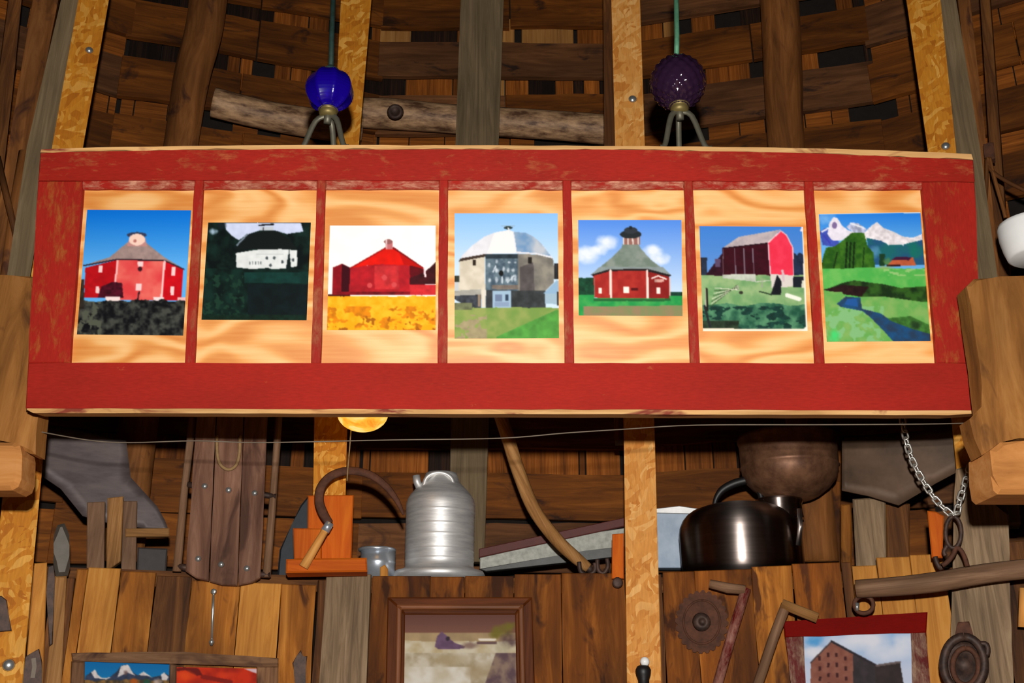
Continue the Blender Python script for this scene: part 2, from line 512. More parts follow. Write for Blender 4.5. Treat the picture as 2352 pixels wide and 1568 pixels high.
# sheathing boards
for k in walls:
    pl = facet(R_SH, k)
    c0 = Vector((pl.o.x, pl.o.y, 0))
    hw = R_SH * HW + .01
    for r in range(-2, 11):
        z = GAP0 + PITCHZ * (r + .5)
        wid = PITCHZ - GAPH + random.uniform(-.012, .012)
        if r == -2: z += .068
        tilt = random.uniform(-.006, .006)
        m = M['sheath'] if random.random() < .6 else M['sheath_grey']
        nm = pl.off(random.uniform(-.006, .006))
        cc = Vector((nm.o.x, nm.o.y, z))
        a, b = cc - pl.e1 * hw - UP * tilt, cc + pl.e1 * hw + UP * tilt
        if random.random() < .45:           # butt joint behind a rafter
            s = random.uniform(-.05, .05)
            mid = cc + pl.e1 * s
            bar('board', a, mid - pl.e1 * .002, wid, .022, pl.n, m, walls[k], .002, .003, 5)
            bar('board', mid + pl.e1 * .002, b, wid + random.uniform(-.01, .01), .022, pl.n, M['sheath'], walls[k], .002, .003, 5)
        else:
            bar('board', a, b, wid, .022, pl.n, m, walls[k], .002, .003, 8)

# shingles seen through the gaps
SPECIAL = [(870, 945, 70, 'shingle_light'), (1197, 1318, 80, 'shingle_light'), (1160, 1215, 215, 'shingle'), (1275, 1318, 215, 'shingle'),
           (1340, 1378, 218, 'shingle'), (930, 1040, 208, 'shingle'), (1215, 1275, 215, 'shingle_dark'), (862, 928, 208, 'shingle_dark'),
           (945, 1050, 72, 'shingle_dark'), (1325, 1400, 82, 'shingle'), (850, 985, 1052, 'shingle'), (1110, 1330, 1052, 'shingle'), (1345, 1425, 1052, 'shingle')]
pl0 = facet(R_SH + .04, 0)
def spec_hits(k, z):
    out = []
    if k == 0:
        for x0, x1, y, m in SPECIAL:
            a, b = pl0.hit(x0, y), pl0.hit(x1, y)
            if abs(a.z - z) < .07:
                out.append(((a - pl0.o).dot(pl0.e1), (b - pl0.o).dot(pl0.e1), m))
    return sorted(out)
visible_rows = {6, 7, 8, 9, 0, 1}
for k in walls:
    pl = facet(R_SH + .04, k)
    hw = R_SH * HW
    hidden = bmesh.new()
    for r in range(-1, 11):
        z = GAP0 + PITCHZ * r
        spans = []
        sp_ = spec_hits(k, z)
        u = -hw
        while u < hw:
            nx = u + random.choice([.045, .06, .075, .09, .11, .13, .16])
            blk = [s for s in sp_ if s[0] < nx and s[1] > u]
            if blk and blk[0][0] <= u + .02:
                spans.append(blk[0]); u = blk[0][1]; sp_ = [s for s in sp_ if s is not blk[0]]
                continue
            if blk: nx = blk[0][0]
            q = random.random() if r > 1 else .25 + .5 * random.random()
            m = 'shingle_dark' if q < .36 else ('shingle' if q < .70 else (None if q < .95 else 'shingle_light'))
            if m: spans.append((u, min(nx, hw), m))
            u = nx
        for a, b, m in spans:
            d = random.uniform(-.01, .012)
            cc = pl.o + pl.n * d; cc = Vector((cc.x, cc.y, z + random.uniform(-.01, .01)))
            p0, p1 = cc + pl.e1 * ((a + b) / 2) - UP * .08, cc + pl.e1 * ((a + b) / 2) + UP * .08
            w_ = max(.012, b - a - .004)
            if r in visible_rows and (abs(k) < 2):
                bar('shingle', p0, p1, w_, .01, pl.n, M[m], walls[k], .001)
            elif r in visible_rows or r in (2, 3, 4, 5):
                Mx = frame((p0 + p1) / 2, p1 - p0, pl.n)
                Wi = WM[walls[k].name].inverted() @ Mx
                sub = prism([(-.08, -w_ / 2), (.08, -w_ / 2), (.08, w_ / 2), (-.08, w_ / 2)], .01, 0)
                vm = {v: hidden.verts.new(Wi @ v.co) for v in sub.verts}
                for f in sub.faces: hidden.faces.new([vm[v] for v in f.verts])
                sub.free()
    if len(hidden.verts):
        o = link('shingles', mesh_from_bm(hidden, 'shingles'), WM[walls[k].name], M['shingle'], walls[k])
        o['kind'] = 'stuff'
    else: hidden.free()

# sill that carries the collection, and the vertical planks below it
for k in walls:
    pl = facet((R_PL + R_SH) / 2 + .01, k)
    hw = R_SH * HW
    cc = Vector((pl.o.x, pl.o.y, SILL_Z))
    bar('sill', cc - pl.e1 * hw, cc + pl.e1 * hw, R_SH - R_PL - .06, .04, UP, M['plank_dark'], walls[k], 0)

PLANKS = [(-40, 30, 1300, 'plank_dark', -1, 0), (30, 66, 1300, 'plank_dark', -1, 0), (104, 158, 1325, 'plank_dark', -1, 0), (158, 183, 1306, 'plank', -1, 0), (183, 262, 1303, 'plank_tan', -1, .004),
          (262, 346, 1312, 'plank', -1, 0), (346, 430, 1322, 'plank_dark', -1, -.003), (430, 545, 1334, 'plank', -1, 0), (545, 640, 1338, 'plank_tan', -1, 0),
          (640, 722, 1342, 'plank', -1, .003), (724, 800, 1332, 'plank_dark', -1, -.01),
          (740, 848, 1318, 'plank_grey', 0, .075), (848, 986, 1322, 'plank_red', 0, 0), (986, 1066, 1324, 'plank_red', 0, .003), (1066, 1180, 1322, 'plank_red', 0, 0),
          (1180, 1290, 1318, 'plank_red', 0, .002), (1290, 1440, 1316, 'plank_red', 0, 0), (1440, 1526, 1318, 'plank_dark', 0, -.006),
          (1526, 1602, 1312, 'plank_red', 1, 0), (1602, 1735, 1308, 'plank_red', 1, .003), (1735, 1830, 1299, 'plank', 1, 0), (1830, 1945, 1292, 'plank_red', 1, .002),
          (1947, 1970, 1290, 'plank_dark', 1, -.004), (1970, 2032, 1298, 'plank_tan', 1, .002), (2032, 2110, 1278, 'plank_tan', 1, 0), (2110, 2188, 1272, 'plank_tan', 1, .001),
          (2310, 2420, 1240, 'plank_dark', 2, 0)]
for x0, x1, yt, m, k, dz in PLANKS:
    pl = facet(R_PL, k).off(dz)
    a = pl.hit(x0 + 1, 1440); b = pl.hit(x1 - 1, 1440); t = pl.hit((x0 + x1) / 2, yt)
    mid = (a + b) / 2
    bar('plank', Vector((mid.x, mid.y, 0.0)), Vector((mid.x, mid.y, t.z)), (b - a).length, .024, pl.n, M[m], walls[k], .002, .002, 14)

# rafters, studs and poles of the wall
STUDS = {}
def stud(name, pts, k, R, thick, mat, wall, label=None, grain='v'):
    o = plate(name, pts, facet(R, k), thick, mat, walls[wall], grain, .002)
    if label: o['label'] = label
    if name == 'stud': STUDS[k] = o
    return o
OSBL = 'amber strand board facing on a wall stud'
s = stud('stud', [(182, -80), (262, -80), (250, 0), (191, 335), (120, 800), (93, 1118), (50, 1590), (-40, 1590), (8, 1118), (44, 800), (120, 335), (180, 0)], -1.5, R_ST, .04, M['osb_old'], -1, OSBL)
stud('stud_side', [(150, -80), (184, -80), (182, 0), (121, 335), (40, 800), (-20, 1118), (-60, 1118), (-10, 800), (62, 335), (140, 0)], -1.5, R_ST + .012, .09, M['grey_lumber'], -1, 'grey lumber edge beside the strand board')
stud('stud', [(790, -80), (860, -80), (853, 0), (824, 335), (798, 960), (790, 1306), (716, 1306), (722, 960), (766, 335), (783, 0)], -.5, R_ST, .04, M['osb_old'], 0, OSBL)
stud('stud', [(1403, -80), (1468, -80), (1470, 0), (1481, 335), (1504, 1010), (1520, 1590), (1440, 1590), (1433, 1010), (1413, 335), (1404, 0)], .5, R_ST, .04, M['osb'], 0, 'pale strand board facing on a wall stud')
stud('stud_side', [(1385, -80), (1404, -80), (1414, 335), (1434, 1010), (1412, 1010), (1388, 335)], .5, R_ST + .03, .06, M['plank_dark'], 0, 'dark lumber edge beside the strand board')
stud('stud', [(2068, -80), (2146, -80), (2160, 0), (2196, 345), (2240, 800), (2270, 1110), (2200, 1110), (2156, 660), (2131, 345), (2082, 0)], 1.5, R_ST, .04, M['osb_old'], 1, OSBL)
stud('stud_side', [(2146, -80), (2182, -80), (2196, 0), (2252, 345), (2300, 700), (2345, 1200), (2285, 1200), (2240, 700), (2196, 345), (2160, 0)], 1.5, R_ST + .012, .09, M['grey_lumber'], 1, 'grey lumber edge beside the strand board')
stud('rafter', [(1060, -80), (1158, -80), (1157, 0), (1145, 335), (1112, 1290), (1030, 1290), (1046, 335), (1058, 0)], 0, 3.12, .04, M['grey_lumber'], 0, 'plain grey plank rafter behind the panel')
stud('rafter', [(88, -80), (150, -80), (118, 80), (72, 330), (28, 640), (-30, 640), (20, 330)], -1.5, 2.95, .05, M['brown_pole'], -2)
stud('rafter', [(30, -80), (58, -80), (30, 200), (-20, 640), (-60, 640), (-6, 200)], -2, 2.98, .04, M['plank_dark'], -2)
stud('rafter', [(2190, -80), (2220, -80), (2262, 300), (2300, 660), (2270, 660), (2236, 300)], 1.5, 2.9, .05, M['brown_pole'], 2)
stud('rafter', [(2246, -80), (2268, -80), (2296, 300), (2324, 700), (2290, 700), (2270, 300)], 2, 3.0, .04, M['plank_dark'], 2)
for k, path, r, m in ((-1, [(488, -90), (470, 60), (440, 180), (415, 335), (320, 960), (280, 1290)], [.067, .065, .061, .056, .058, .06], 'brown_pole'),
                      (1, [(1784, -90), (1794, 60), (1800, 200), (1806, 335), (1850, 960), (1880, 1290)], [.068, .068, .066, .062, .062, .06], 'brown_pole')):
    pl = facet(3.16, k)
    o = tube('rafter_pole', [pl.hit(*p) for p in path], r, M[m], walls[k], 12, .8, 6)
    o['label'] = 'round brown pole rafter with knots'
for k, path, r in ((0, [(800, 258), (905, 262), (1000, 270), (1150, 280), (1280, 288), (1420, 300)], .054), (-1, [(490, 235), (600, 262), (700, 280), (830, 300)], .05)):
    pl = facet(3.23, k)
    o = tube('log_rail', [pl.hit(*p) for p in path], [r * random.uniform(.94, 1.06) for _ in path], M['log'], walls[k], 14, None, 8)
    o['label'] = 'horizontal barked log between the rafters'
    if k == 0: log0 = o
knot = facet(3.17, 0)
lathe('log_knot', knot.hit(908, 258), knot.n * 1.0 + UP * -.2, [(0, .03), (.012, .026), (.014, .018), (.006, .014), (.005, 0)], M['iron'], log0, 16)
# screws set in the strand board
for px, py, k, r in ((205, 116, -1.5, .011), (1453, 228, .5, .013), (2172, 336, 1.5, .012), (20, 1527, -1.5, .014)):
    pl = facet(R_ST, k)
    lathe('screw_head', pl.hit(px, py), pl.n, [(-.004, r * .5), (.002, r), (.006, r * .8), (.009, r * .3), (.009, 0)], M['screw'], STUDS[k], 14)

# ------------------------------------------------------------------ the hanging red panel
T_LEAN = math.radians(8)
pb = facet(1.95, 0); pb = Plane((0, 1.95, 0), (0, -1, 0)).hit(1160, 938)
PP = Plane(pb, (0, -math.cos(T_LEAN), -math.sin(T_LEAN)))
panel = thing('photo_panel', pb, 'long red painted sash panel holding seven barn photographs', 'panel')
TH = .048
bar_top = [457, 738, 1019, 1302, 1581, 1858]
bar_bot = [435, 725, 1016, 1308, 1597, 1884]
plate('bottom_rail', rough([(58, 937), (2260, 942), (2254, 834), (64, 833)], 60, .8), PP, .02, M['paint_bottom'], panel)
plate('top_rail', rough([(92, 350), (420, 344), (760, 342), (1480, 344), (1900, 353), (2236, 367), (2240, 417), (1170, 414), (87, 414)], 50, 1.0), PP, TH, M['paint_top'], panel, 'u')
plate('stile', rough([(64, 833), (159, 833), (189, 433), (187, 415), (87, 415)], 60, .8), PP, TH, M['paint_side'], panel, 'v')
plate('stile', rough([(2254, 834), (2152, 834), (2119, 437), (2118, 417), (2239, 418)], 60, .8), PP, TH, M['paint_side'], panel, 'v')
edges_t = [189] + [x for b in bar_top for x in (b - 11, b + 11)] + [2119]
edges_b = [159] + [x for b in bar_bot for x in (b - 11, b + 11)] + [2152]
for i in range(6):
    a, b = bar_top[i], bar_bot[i]
    plate('glazing_bar', rough([(b - 11, 835), (b + 11, 835), (a + 10, 412), (a - 10, 412)], 50, .8), PP.off(-.002), .03, M['paint_bar'], panel, 'v')
ply_rec = PP.off(-.012)
for i in range(7):
    l0, r0, l1, r1 = edges_t[2 * i], edges_t[2 * i + 1], edges_b[2 * i], edges_b[2 * i + 1]
    plate('moulding', rough([(l0 - 2, 434), (r0 + 2, 434), (r0 + 2, 413), (l0 - 2, 413)], 30, 1.2), PP.off(-.0035), .02, M['paint_mold'], panel, 'u', .003)
    plate('plywood_insert', [(l1 - 6, 842), (r1 + 6, 842), (r0 + 6, 428), (l0 - 6, 428)], ply_rec, .008, M['ply'], panel, 'u', 0)
plate('top_shelf', rough([(92, 349), (420, 343), (760, 341), (1480, 343), (1900, 352), (2232, 365)], 26, 2.2, False) + [(2236, 366)] + rough([(2232, 353), (1900, 341), (1480, 335), (760, 333), (420, 335), (95, 341)], 60, .8, False) + [(94, 342)], PP, .15, M['bare'], panel, 'u', .001)['label'] = 'bare pale board along the top edge'
plate('bottom_edge', rough([(76, 948), (2240, 953)], 60, .5, False) + [(2256, 948), (2255, 920), (62, 915), (62, 941)], PP.off(-.003), .05, M['bare'], panel, 'u', 0)['label'] = 'bare pale wood underside'

# ------------------------------------------------------------------ flat prints
def vnoise(X, Y, s, seed=0):
    x, y = X / s + seed * 17.3, Y / s + seed * 9.1
    xi, yi = np.floor(x), np.floor(y)
    fx, fy = x - xi, y - yi
    fx, fy = fx * fx * (3 - 2 * fx), fy * fy * (3 - 2 * fy)
    def h(a, b):
        v = np.sin(a * 127.1 + b * 311.7 + seed * 74.7) * 43758.5453
        return v - np.floor(v)
    return (h(xi, yi) * (1 - fx) + h(xi + 1, yi) * fx) * (1 - fy) + (h(xi, yi + 1) * (1 - fx) + h(xi + 1, yi + 1) * fx) * fy
def fbm(X, Y, s, seed=0):
    return (vnoise(X, Y, s, seed) * .55 + vnoise(X, Y, s / 2.1, seed + 3) * .3 + vnoise(X, Y, s / 4.3, seed + 7) * .15)

class Cv:
    def __init__(s, X, Y): s.X, s.Y = X, Y; s.c = np.zeros(X.shape + (3,))
    def pm(s, pts):
        m = np.zeros(s.X.shape, bool)
        n = len(pts)
        for i in range(n):
            x0, y0 = pts[i]; x1, y1 = pts[(i + 1) % n]
            if y0 == y1: continue
            cond = ((y0 > s.Y) != (y1 > s.Y)) & (s.X < (x1 - x0) * (s.Y - y0) / (y1 - y0) + x0)
            m ^= cond
        return m
    def put(s, m, c, n=0, sc=40, seed=1, c2=None):
        c = np.array(c, float)
        if c2 is not None:
            f = np.clip((fbm(s.X, s.Y, sc, seed) - .3) / .4, 0, 1)[..., None]
            v = c * (1 - f) + np.array(c2, float) * f
        else:
            v = np.broadcast_to(c, s.c.shape).copy()
        if n: v = v * (1 + n * (fbm(s.X, s.Y, sc, seed + 2)[..., None] - .5) * 2)
        if m.dtype == bool: s.c[m] = v[m]
        else: s.c = s.c * (1 - m[..., None]) + v * m[..., None]
    def poly(s, pts, c, **k): s.put(s.pm(pts), c, **k)
    def rect(s, x0, y0, x1, y1, c, **k): s.put((s.X > x0) & (s.X < x1) & (s.Y > y0) & (s.Y < y1), c, **k)
    def ell(s, cx, cy, rx, ry, c, **k): s.put(((s.X - cx) / rx) ** 2 + ((s.Y - cy) / ry) ** 2 < 1, c, **k)
    def soft(s, cx, cy, rx, ry, c, a=1.0):
        d = ((s.X - cx) / rx) ** 2 + ((s.Y - cy) / ry) ** 2 + (fbm(s.X, s.Y, rx * .6, 5) - .5)
        s.put(np.clip(1 - d, 0, 1) * a, c)
    def line(s, x0, y0, x1, y1, w, c):
        dx, dy = x1 - x0, y1 - y0
        L2 = dx * dx + dy * dy + 1e-9
        t = np.clip(((s.X - x0) * dx + (s.Y - y0) * dy) / L2, 0, 1)
        s.put(np.hypot(s.X - x0 - t * dx, s.Y - y0 - t * dy) < w / 2, c)
    def grad(s, y0, c0, y1, c1):
        t = np.clip((s.Y - y0) / (y1 - y0), 0, 1)[..., None]
        s.c[:] = np.array(c0, float) * (1 - t) + np.array(c1, float) * t
    def under(s, y, c, amp=15, sc=60, seed=1, c2=None, n=0, nsc=40):
        s.put(s.Y > y + (fbm(s.X, s.X * 0, sc, seed) - .5) * 2 * amp, c, c2=c2, n=n, sc=nsc, seed=seed)

def make_print(name, crop, corners, pl, paint, parent=None, k=.84, res=1.45, thick=.0006):
    x0, y0, s = crop
    P = [np.array((x0 + a / s, y0 + b / s)) for a, b in corners]    # TL TR BR BL in photograph pixels
    nu = max(12, int(np.linalg.norm(P[1] - P[0]) / res)); nv = max(12, int(np.linalg.norm(P[3] - P[0]) / res))
    U, V = np.meshgrid(np.linspace(0, 1, nu + 1), np.linspace(0, 1, nv + 1))
    px = (P[0][0] * (1 - U) + P[1][0] * U) * (1 - V) + (P[3][0] * (1 - U) + P[2][0] * U) * V
    py = (P[0][1] * (1 - U) + P[1][1] * U) * (1 - V) + (P[3][1] * (1 - U) + P[2][1] * U) * V
    cv = Cv((px - x0) * s, (py - y0) * s)
    paint(cv)
    c = np.clip(cv.c, 0, 255) / 255.0
    for _ in range(2):
        cc = c.copy()
        cc[1:-1, 1:-1] = (c[1:-1, 1:-1] * 4 + c[:-2, 1:-1] + c[2:, 1:-1] + c[1:-1, :-2] + c[1:-1, 2:]) / 8
        c = cc
    c = np.where(cc <= .04045, cc / 12.92, ((cc + .055) / 1.055) ** 2.4) * k
    # plane coordinates of the grid
    v = (H / 2 - py) / F
    R = np.stack([(px - W / 2) / F, CP - SP * v, SP + CP * v], -1)
    n_ = np.array(pl.n); o_ = np.array(pl.o - CAM)
    t = (o_ @ n_) / (R @ n_)
    PT = np.array(CAM) + R * t[..., None]
    cen = Vector(PT.reshape(-1, 3).mean(0))
    Mx = frame(cen, pl.e1, pl.n)
    Mi = np.array(Mx.inverted())
    L = PT.reshape(-1, 3) @ Mi[:3, :3].T + Mi[:3, 3]
    N = (nu + 1) * (nv + 1)
    idx = np.arange(N).reshape(nv + 1, nu + 1)
    quads = np.stack([idx[:-1, :-1], idx[1:, :-1], idx[1:, 1:], idx[:-1, 1:]], -1).reshape(-1, 4)
    crn = [idx[0, 0], idx[0, -1], idx[-1, -1], idx[-1, 0]]
    verts = np.vstack([L, L[crn] + np.array([0, 0, -thick])])
    faces = quads.tolist() + [[N, N + 1, N + 2, N + 3]]
    e = [list(idx[0, :]), list(idx[:, -1]), list(idx[-1, ::-1]), list(idx[::-1, 0])]
    for i in range(4):
        faces.append([int(q) for q in e[i]] + [N + (i + 1) % 4, N + i])
    me = bpy.data.meshes.new(name)
    me.from_pydata(verts.tolist(), [], faces)
    at = me.color_attributes.new('Col', 'FLOAT_COLOR', 'POINT')
    cols = np.ones((N + 4, 4), np.float32)
    cols[:N, :3] = c.reshape(-1, 3); cols[N:, :3] = .6
    at.data.foreach_set('color', cols.ravel())
    me.update()
    return link(name, me, Mx, M['print'], parent)

C4, C5, C6, C7 = (140, 400, 3.563), (720, 400, 3.564), (1290, 400, 3.564), (1850, 400, 3.563)

def photo1(c):
    c.grad(290, (2, 112, 220), 760, (96, 178, 246))
    c.poly([(180, 748), (400, 678), (540, 560), (695, 560), (850, 682), (1012, 778), (845, 712), (465, 698)], (160, 136, 132), n=.12, sc=30)
    c.poly([(540, 590), (560, 520), (690, 520), (705, 590)], (196, 140, 136))
    c.ell(620, 497, 82, 24, (52, 62, 92)); c.ell(622, 535, 66, 48, (252, 214, 198)); c.ell(605, 545, 14, 12, (190, 120, 110))
    c.poly([(200, 765), (465, 700), (430, 1010), (190, 1010)], (186, 14, 24), n=.12)
    c.poly([(465, 700), (845, 708), (825, 1030), (430, 1030)], (226, 64, 68), c2=(240, 110, 100), sc=120)
    c.poly([(845, 708), (1000, 778), (985, 1030), (825, 1030)], (204, 8, 24), n=.1)
    c.line(185, 748, 465, 696, 11, (38, 30, 44)); c.line(465, 696, 848, 706, 11, (40, 30, 40)); c.line(848, 706, 1008, 778, 10, (44, 34, 46))
    c.line(465, 708, 430, 1000, 16, (250, 190, 190)); c.line(848, 715, 822, 1010, 17, (250, 205, 205))
    for r in ((308, 745, 340, 806), (285, 915, 314, 975), (628, 712, 672, 756), (612, 896, 660, 952), (905, 758, 936, 830), (896, 920, 926, 990)):
        c.rect(*r, (250, 214, 214))
    c.ell(648, 775, 18, 20, (60, 20, 30)); c.line(640, 960, 625, 1040, 12, (40, 20, 30))
    c.poly([(300, 1010), (330, 920), (420, 880), (500, 890), (510, 1010)], (72, 12, 30), n=.4, sc=20)
    c.rect(365, 1002, 486, 1044, (250, 228, 226)); c.rect(756, 1005, 842, 1054, (246, 226, 228)); c.rect(955, 1008, 1030, 1080, (240, 186, 186))
    c.under(1035, (12, 12, 16), 26, 70, 4, c2=(70, 72, 66), nsc=42)
    c.put((c.Y > 1040) & (c.X < 330) & (fbm(c.X, c.Y, 45, 9) > .56), (84, 88, 74))
    c.put((c.X < 190) & (c.Y > 860) & (c.Y < 1100), (46, 40, 34), n=.5)
def photo2(c):
    c.put(np.ones(c.X.shape, bool), (3, 14, 14), c2=(16, 40, 34), sc=70)
    c.poly([(1335, 395), (1962, 395), (1985, 470), (1900, 480), (1850, 490), (1760, 462), (1640, 455), (1520, 495), (1455, 540), (1400, 505), (1350, 450)], (206, 216, 246), n=.05)
    c.soft(1250, 468, 40, 30, (170, 196, 220)); c.soft(1320, 420, 40, 40, (20, 30, 40))
    c.poly([(1425, 615), (1450, 560), (1535, 492), (1660, 462), (1780, 468), (1870, 530), (1935, 615)], (14, 22, 22))
    c.line(1440, 580, 1525, 492, 14, (120, 134, 150))
    c.rect(1630, 428, 1740, 460, (196, 204, 214)); c.line(1620, 418, 1738, 410, 12, (16, 20, 26)); c.rect(1650, 432, 1662, 458, (90, 90, 100))
    c.poly([(1432, 645), (1600, 618), (1800, 612), (1932, 622), (1935, 752), (1845, 772), (1700, 782), (1560, 776), (1435, 762)], (226, 230, 230), n=.06)
    c.poly([(1840, 780), (1868, 615), (1885, 780)], (12, 26, 26))
    for x in (1540, 1565, 1590, 1612, 1632): c.rect(x, 712, x + 9, 738, (110, 120, 120))
    for x, y in ((1685, 685), (1745, 684), (1812, 718), (1715, 745), (1900, 700)): c.ell(x, y, 11, 14, (70, 80, 84))
    c.line(1600, 655, 1820, 655, 8, (186, 192, 192))
    c.under(775, (5, 20, 18), 14, 60, 3, c2=(14, 44, 36), nsc=80)
    c.put((c.Y > 800) & (c.Y < 890) & (c.X > 1500), (14, 52, 46), n=.3, sc=60)
    c.put((c.Y > 900) & (c.X > 1530), (10, 22, 24), n=.4, sc=70)
    c.put((c.X < 1500) & (c.Y > 820) & (fbm(c.X, c.Y, 36, 8) > .6), (24, 56, 42))
    c.put(c.Y > 1150, (14, 36, 26), n=.4)
def photo3(c):
    c.put(np.ones(c.X.shape, bool), (246, 250, 246), c2=(255, 252, 252), sc=100)
    c.poly([(160, 762), (235, 732), (310, 768), (300, 985), (155, 985)], (138, 14, 26), n=.2)
    c.poly([(235, 735), (315, 770), (300, 985), (225, 985)], (58, 4, 16))
    c.poly([(302, 760), (560, 735), (800, 745), (910, 778), (910, 985), (290, 990)], (178, 26, 36), n=.2, sc=60)
    c.put(c.pm([(790, 740), (912, 778), (912, 985), (790, 985)]), (92, 8, 18), n=.2)
    c.put(c.pm([(500, 750), (700, 750), (700, 940), (500, 940)]), (196, 44, 48), n=.2, sc=50)
    c.poly([(300, 770), (590, 600), (655, 600), (905, 772), (800, 748), (560, 735), (420, 748)], (228, 22, 8), n=.12, sc=80)
    c.line(300, 770, 590, 603, 10, (150, 6, 8)); c.line(655, 603, 905, 775, 14, (120, 6, 12))
    c.poly([(700, 640), (905, 775), (800, 748), (740, 742)], (190, 14, 8))
    c.rect(592, 555, 648, 612, (196, 112, 116)); c.ell(612, 552, 36, 20, (150, 92, 92)); c.line(598, 535, 598, 610, 8, (240, 214, 214))
    c.poly([(912, 800), (1005, 715), (1005, 900), (785, 900), (785, 850)], (58, 14, 20), n=.3)
    c.line(908, 770, 915, 835, 16, (252, 232, 236))
    c.rect(788, 905, 1005, 990, (206, 42, 48), n=.15, sc=30)
    for x, y in ((460, 910), (580, 845), (660, 905)): c.ell(x, y, 22, 22, (214, 74, 76))
    c.rect(110, 984, 300, 1012, (60, 10, 14)); c.rect(160, 962, 790, 985, (120, 14, 24), n=.4)
    c.under(998, (246, 168, 14), 8, 50, 2, c2=(250, 190, 40), nsc=50)
    c.put((c.Y > 1080) & (fbm(c.X, c.Y * 1.6, 70, 6) > .53), (220, 130, 12), n=.2)
    c.put((c.Y > 1160) & (fbm(c.X, c.Y, 40, 12) > .62), (170, 96, 12))
def photo4(c):
    c.grad(320, (140, 194, 250), 760, (206, 228, 246))
    c.poly([(1150, 850), (1200, 850), (1200, 960), (1150, 960)], (200, 204, 206)); c.rect(1150, 830, 1196, 880, (50, 54, 44))
    c.poly([(1190, 720), (1220, 660), (1290, 590), (1400, 510), (1480, 478), (1600, 455), (1640, 470), (1740, 480), (1800, 510), (1860, 560), (1970, 700), (1830, 656), (1660, 645), (1420, 652)], (228, 228, 236), n=.04)
    c.poly([(1480, 478), (1600, 455), (1632, 470), (1660, 645), (1420, 650)], (238, 238, 240))
    c.poly([(1640, 470), (1740, 480), (1800, 510), (1860, 560), (1945, 672), (1830, 645), (1665, 632)], (112, 150, 192), c2=(190, 196, 206), sc=110)
    c.ell(1594, 438, 36, 12, (40, 54, 54)); c.line(1540, 425, 1650, 425, 5, (150, 170, 180)); c.line(1594, 440, 1610, 470, 10, (230, 230, 235))
    c.poly([(1195, 712), (1400, 660), (1410, 1090), (1380, 1090), (1370, 960), (1190, 960)], (206, 196, 176), c2=(226, 216, 198), sc=70)
    c.poly([(1190, 715), (1200, 690), (1420, 650), (1420, 672)], (62, 48, 40))
    c.poly([(1410, 660), (1672, 652), (1672, 1092), (1410, 1092)], (66, 84, 100), c2=(104, 124, 136), sc=40)
    c.poly([(1672, 650), (1830, 658), (1960, 690), (1975, 800), (1965, 890), (1890, 960), (1880, 1080), (1672, 1080)], (112, 108, 102), c2=(148, 142, 130), sc=80)
    c.put(c.pm([(1690, 760), (1800, 720), (1810, 960), (1690, 1080)]), (86, 80, 80), n=.2)
    c.rect(1305, 700, 1331, 748, (44, 34, 26)); c.rect(1756, 680, 1787, 732, (34, 30, 26)); c.rect(1410, 655, 1672, 690, (40, 52, 60), n=.3)
    white = (206, 216, 226)
    for x, y, w, h in ((1425, 725, 24, 34), (1490, 700, 22, 30), (1590, 712, 26, 18), (1640, 715, 22, 16), (1485, 770, 30, 38), (1545, 755, 22, 46), (1580, 765, 26, 38), (1620, 770, 28, 30),
                       (1430, 850, 26, 34), (1486, 840, 26, 46), (1540, 840, 14, 52), (1570, 840, 34, 44), (1615, 830, 20, 50), (1640, 820, 22, 58)):
        c.soft(x + w / 2, y + h / 2, w * .62, h * .62, white, .9)
    c.line(1470, 800, 1490, 750, 8, white); c.line(1500, 800, 1490, 750, 8, white); c.line(1545, 890, 1545, 840, 9, white); c.line(1590, 885, 1640, 830, 9, white)
    c.ell(1537, 810, 18, 22, (18, 20, 20)); c.rect(1460, 905, 1672, 940, (120, 108, 100), n=.2)
    c.poly([(1150, 985), (1370, 960), (1370, 1092), (1280, 1092), (1150, 1020)], (58, 62, 70), n=.4, sc=30); c.poly([(1150, 955), (1370, 940), (1370, 985), (1150, 995)], (168, 166, 158), n=.1)
    c.rect(1380, 950, 1411, 1088, (226, 220, 206)); c.rect(1345, 985, 1365, 1085, (150, 130, 110))
    c.rect(1415, 950, 1900, 1094, (56, 60, 62), n=.3); c.rect(1464, 952, 1616, 1096, (160, 188, 212)); c.rect(1485, 985, 1545, 1040, (112, 128, 158)); c.rect(1570, 985, 1596, 1035, (50, 66, 90)); c.rect(1480, 1045, 1600, 1080, (140, 160, 190))
    c.poly([(1885, 975), (1990, 868), (2015, 880), (2015, 985)], (146, 180, 210)); c.rect(1895, 975, 2000, 1062, (160, 186, 204)); c.rect(1995, 960, 2015, 1075, (30, 36, 40)); c.rect(1972, 730, 2012, 860, (40, 40, 44), n=.3)
    c.under(1092, (120, 152, 74), 8, 60, 3, c2=(150, 164, 90), nsc=90)
    c.put((c.Y > 1110) & (c.X > 1500) & (c.Y > 1330 - (c.X - 1500) * .45), (84, 156, 66), n=.18, sc=60)
    c.put((c.Y > 1150) & (c.X < 1420) & (fbm(c.X, c.Y, 70, 4) > .45), (166, 152, 116), n=.12)
    c.put((c.Y > 1050) & (c.Y < 1110) & (c.X < 1300), (110, 116, 84), n=.3)
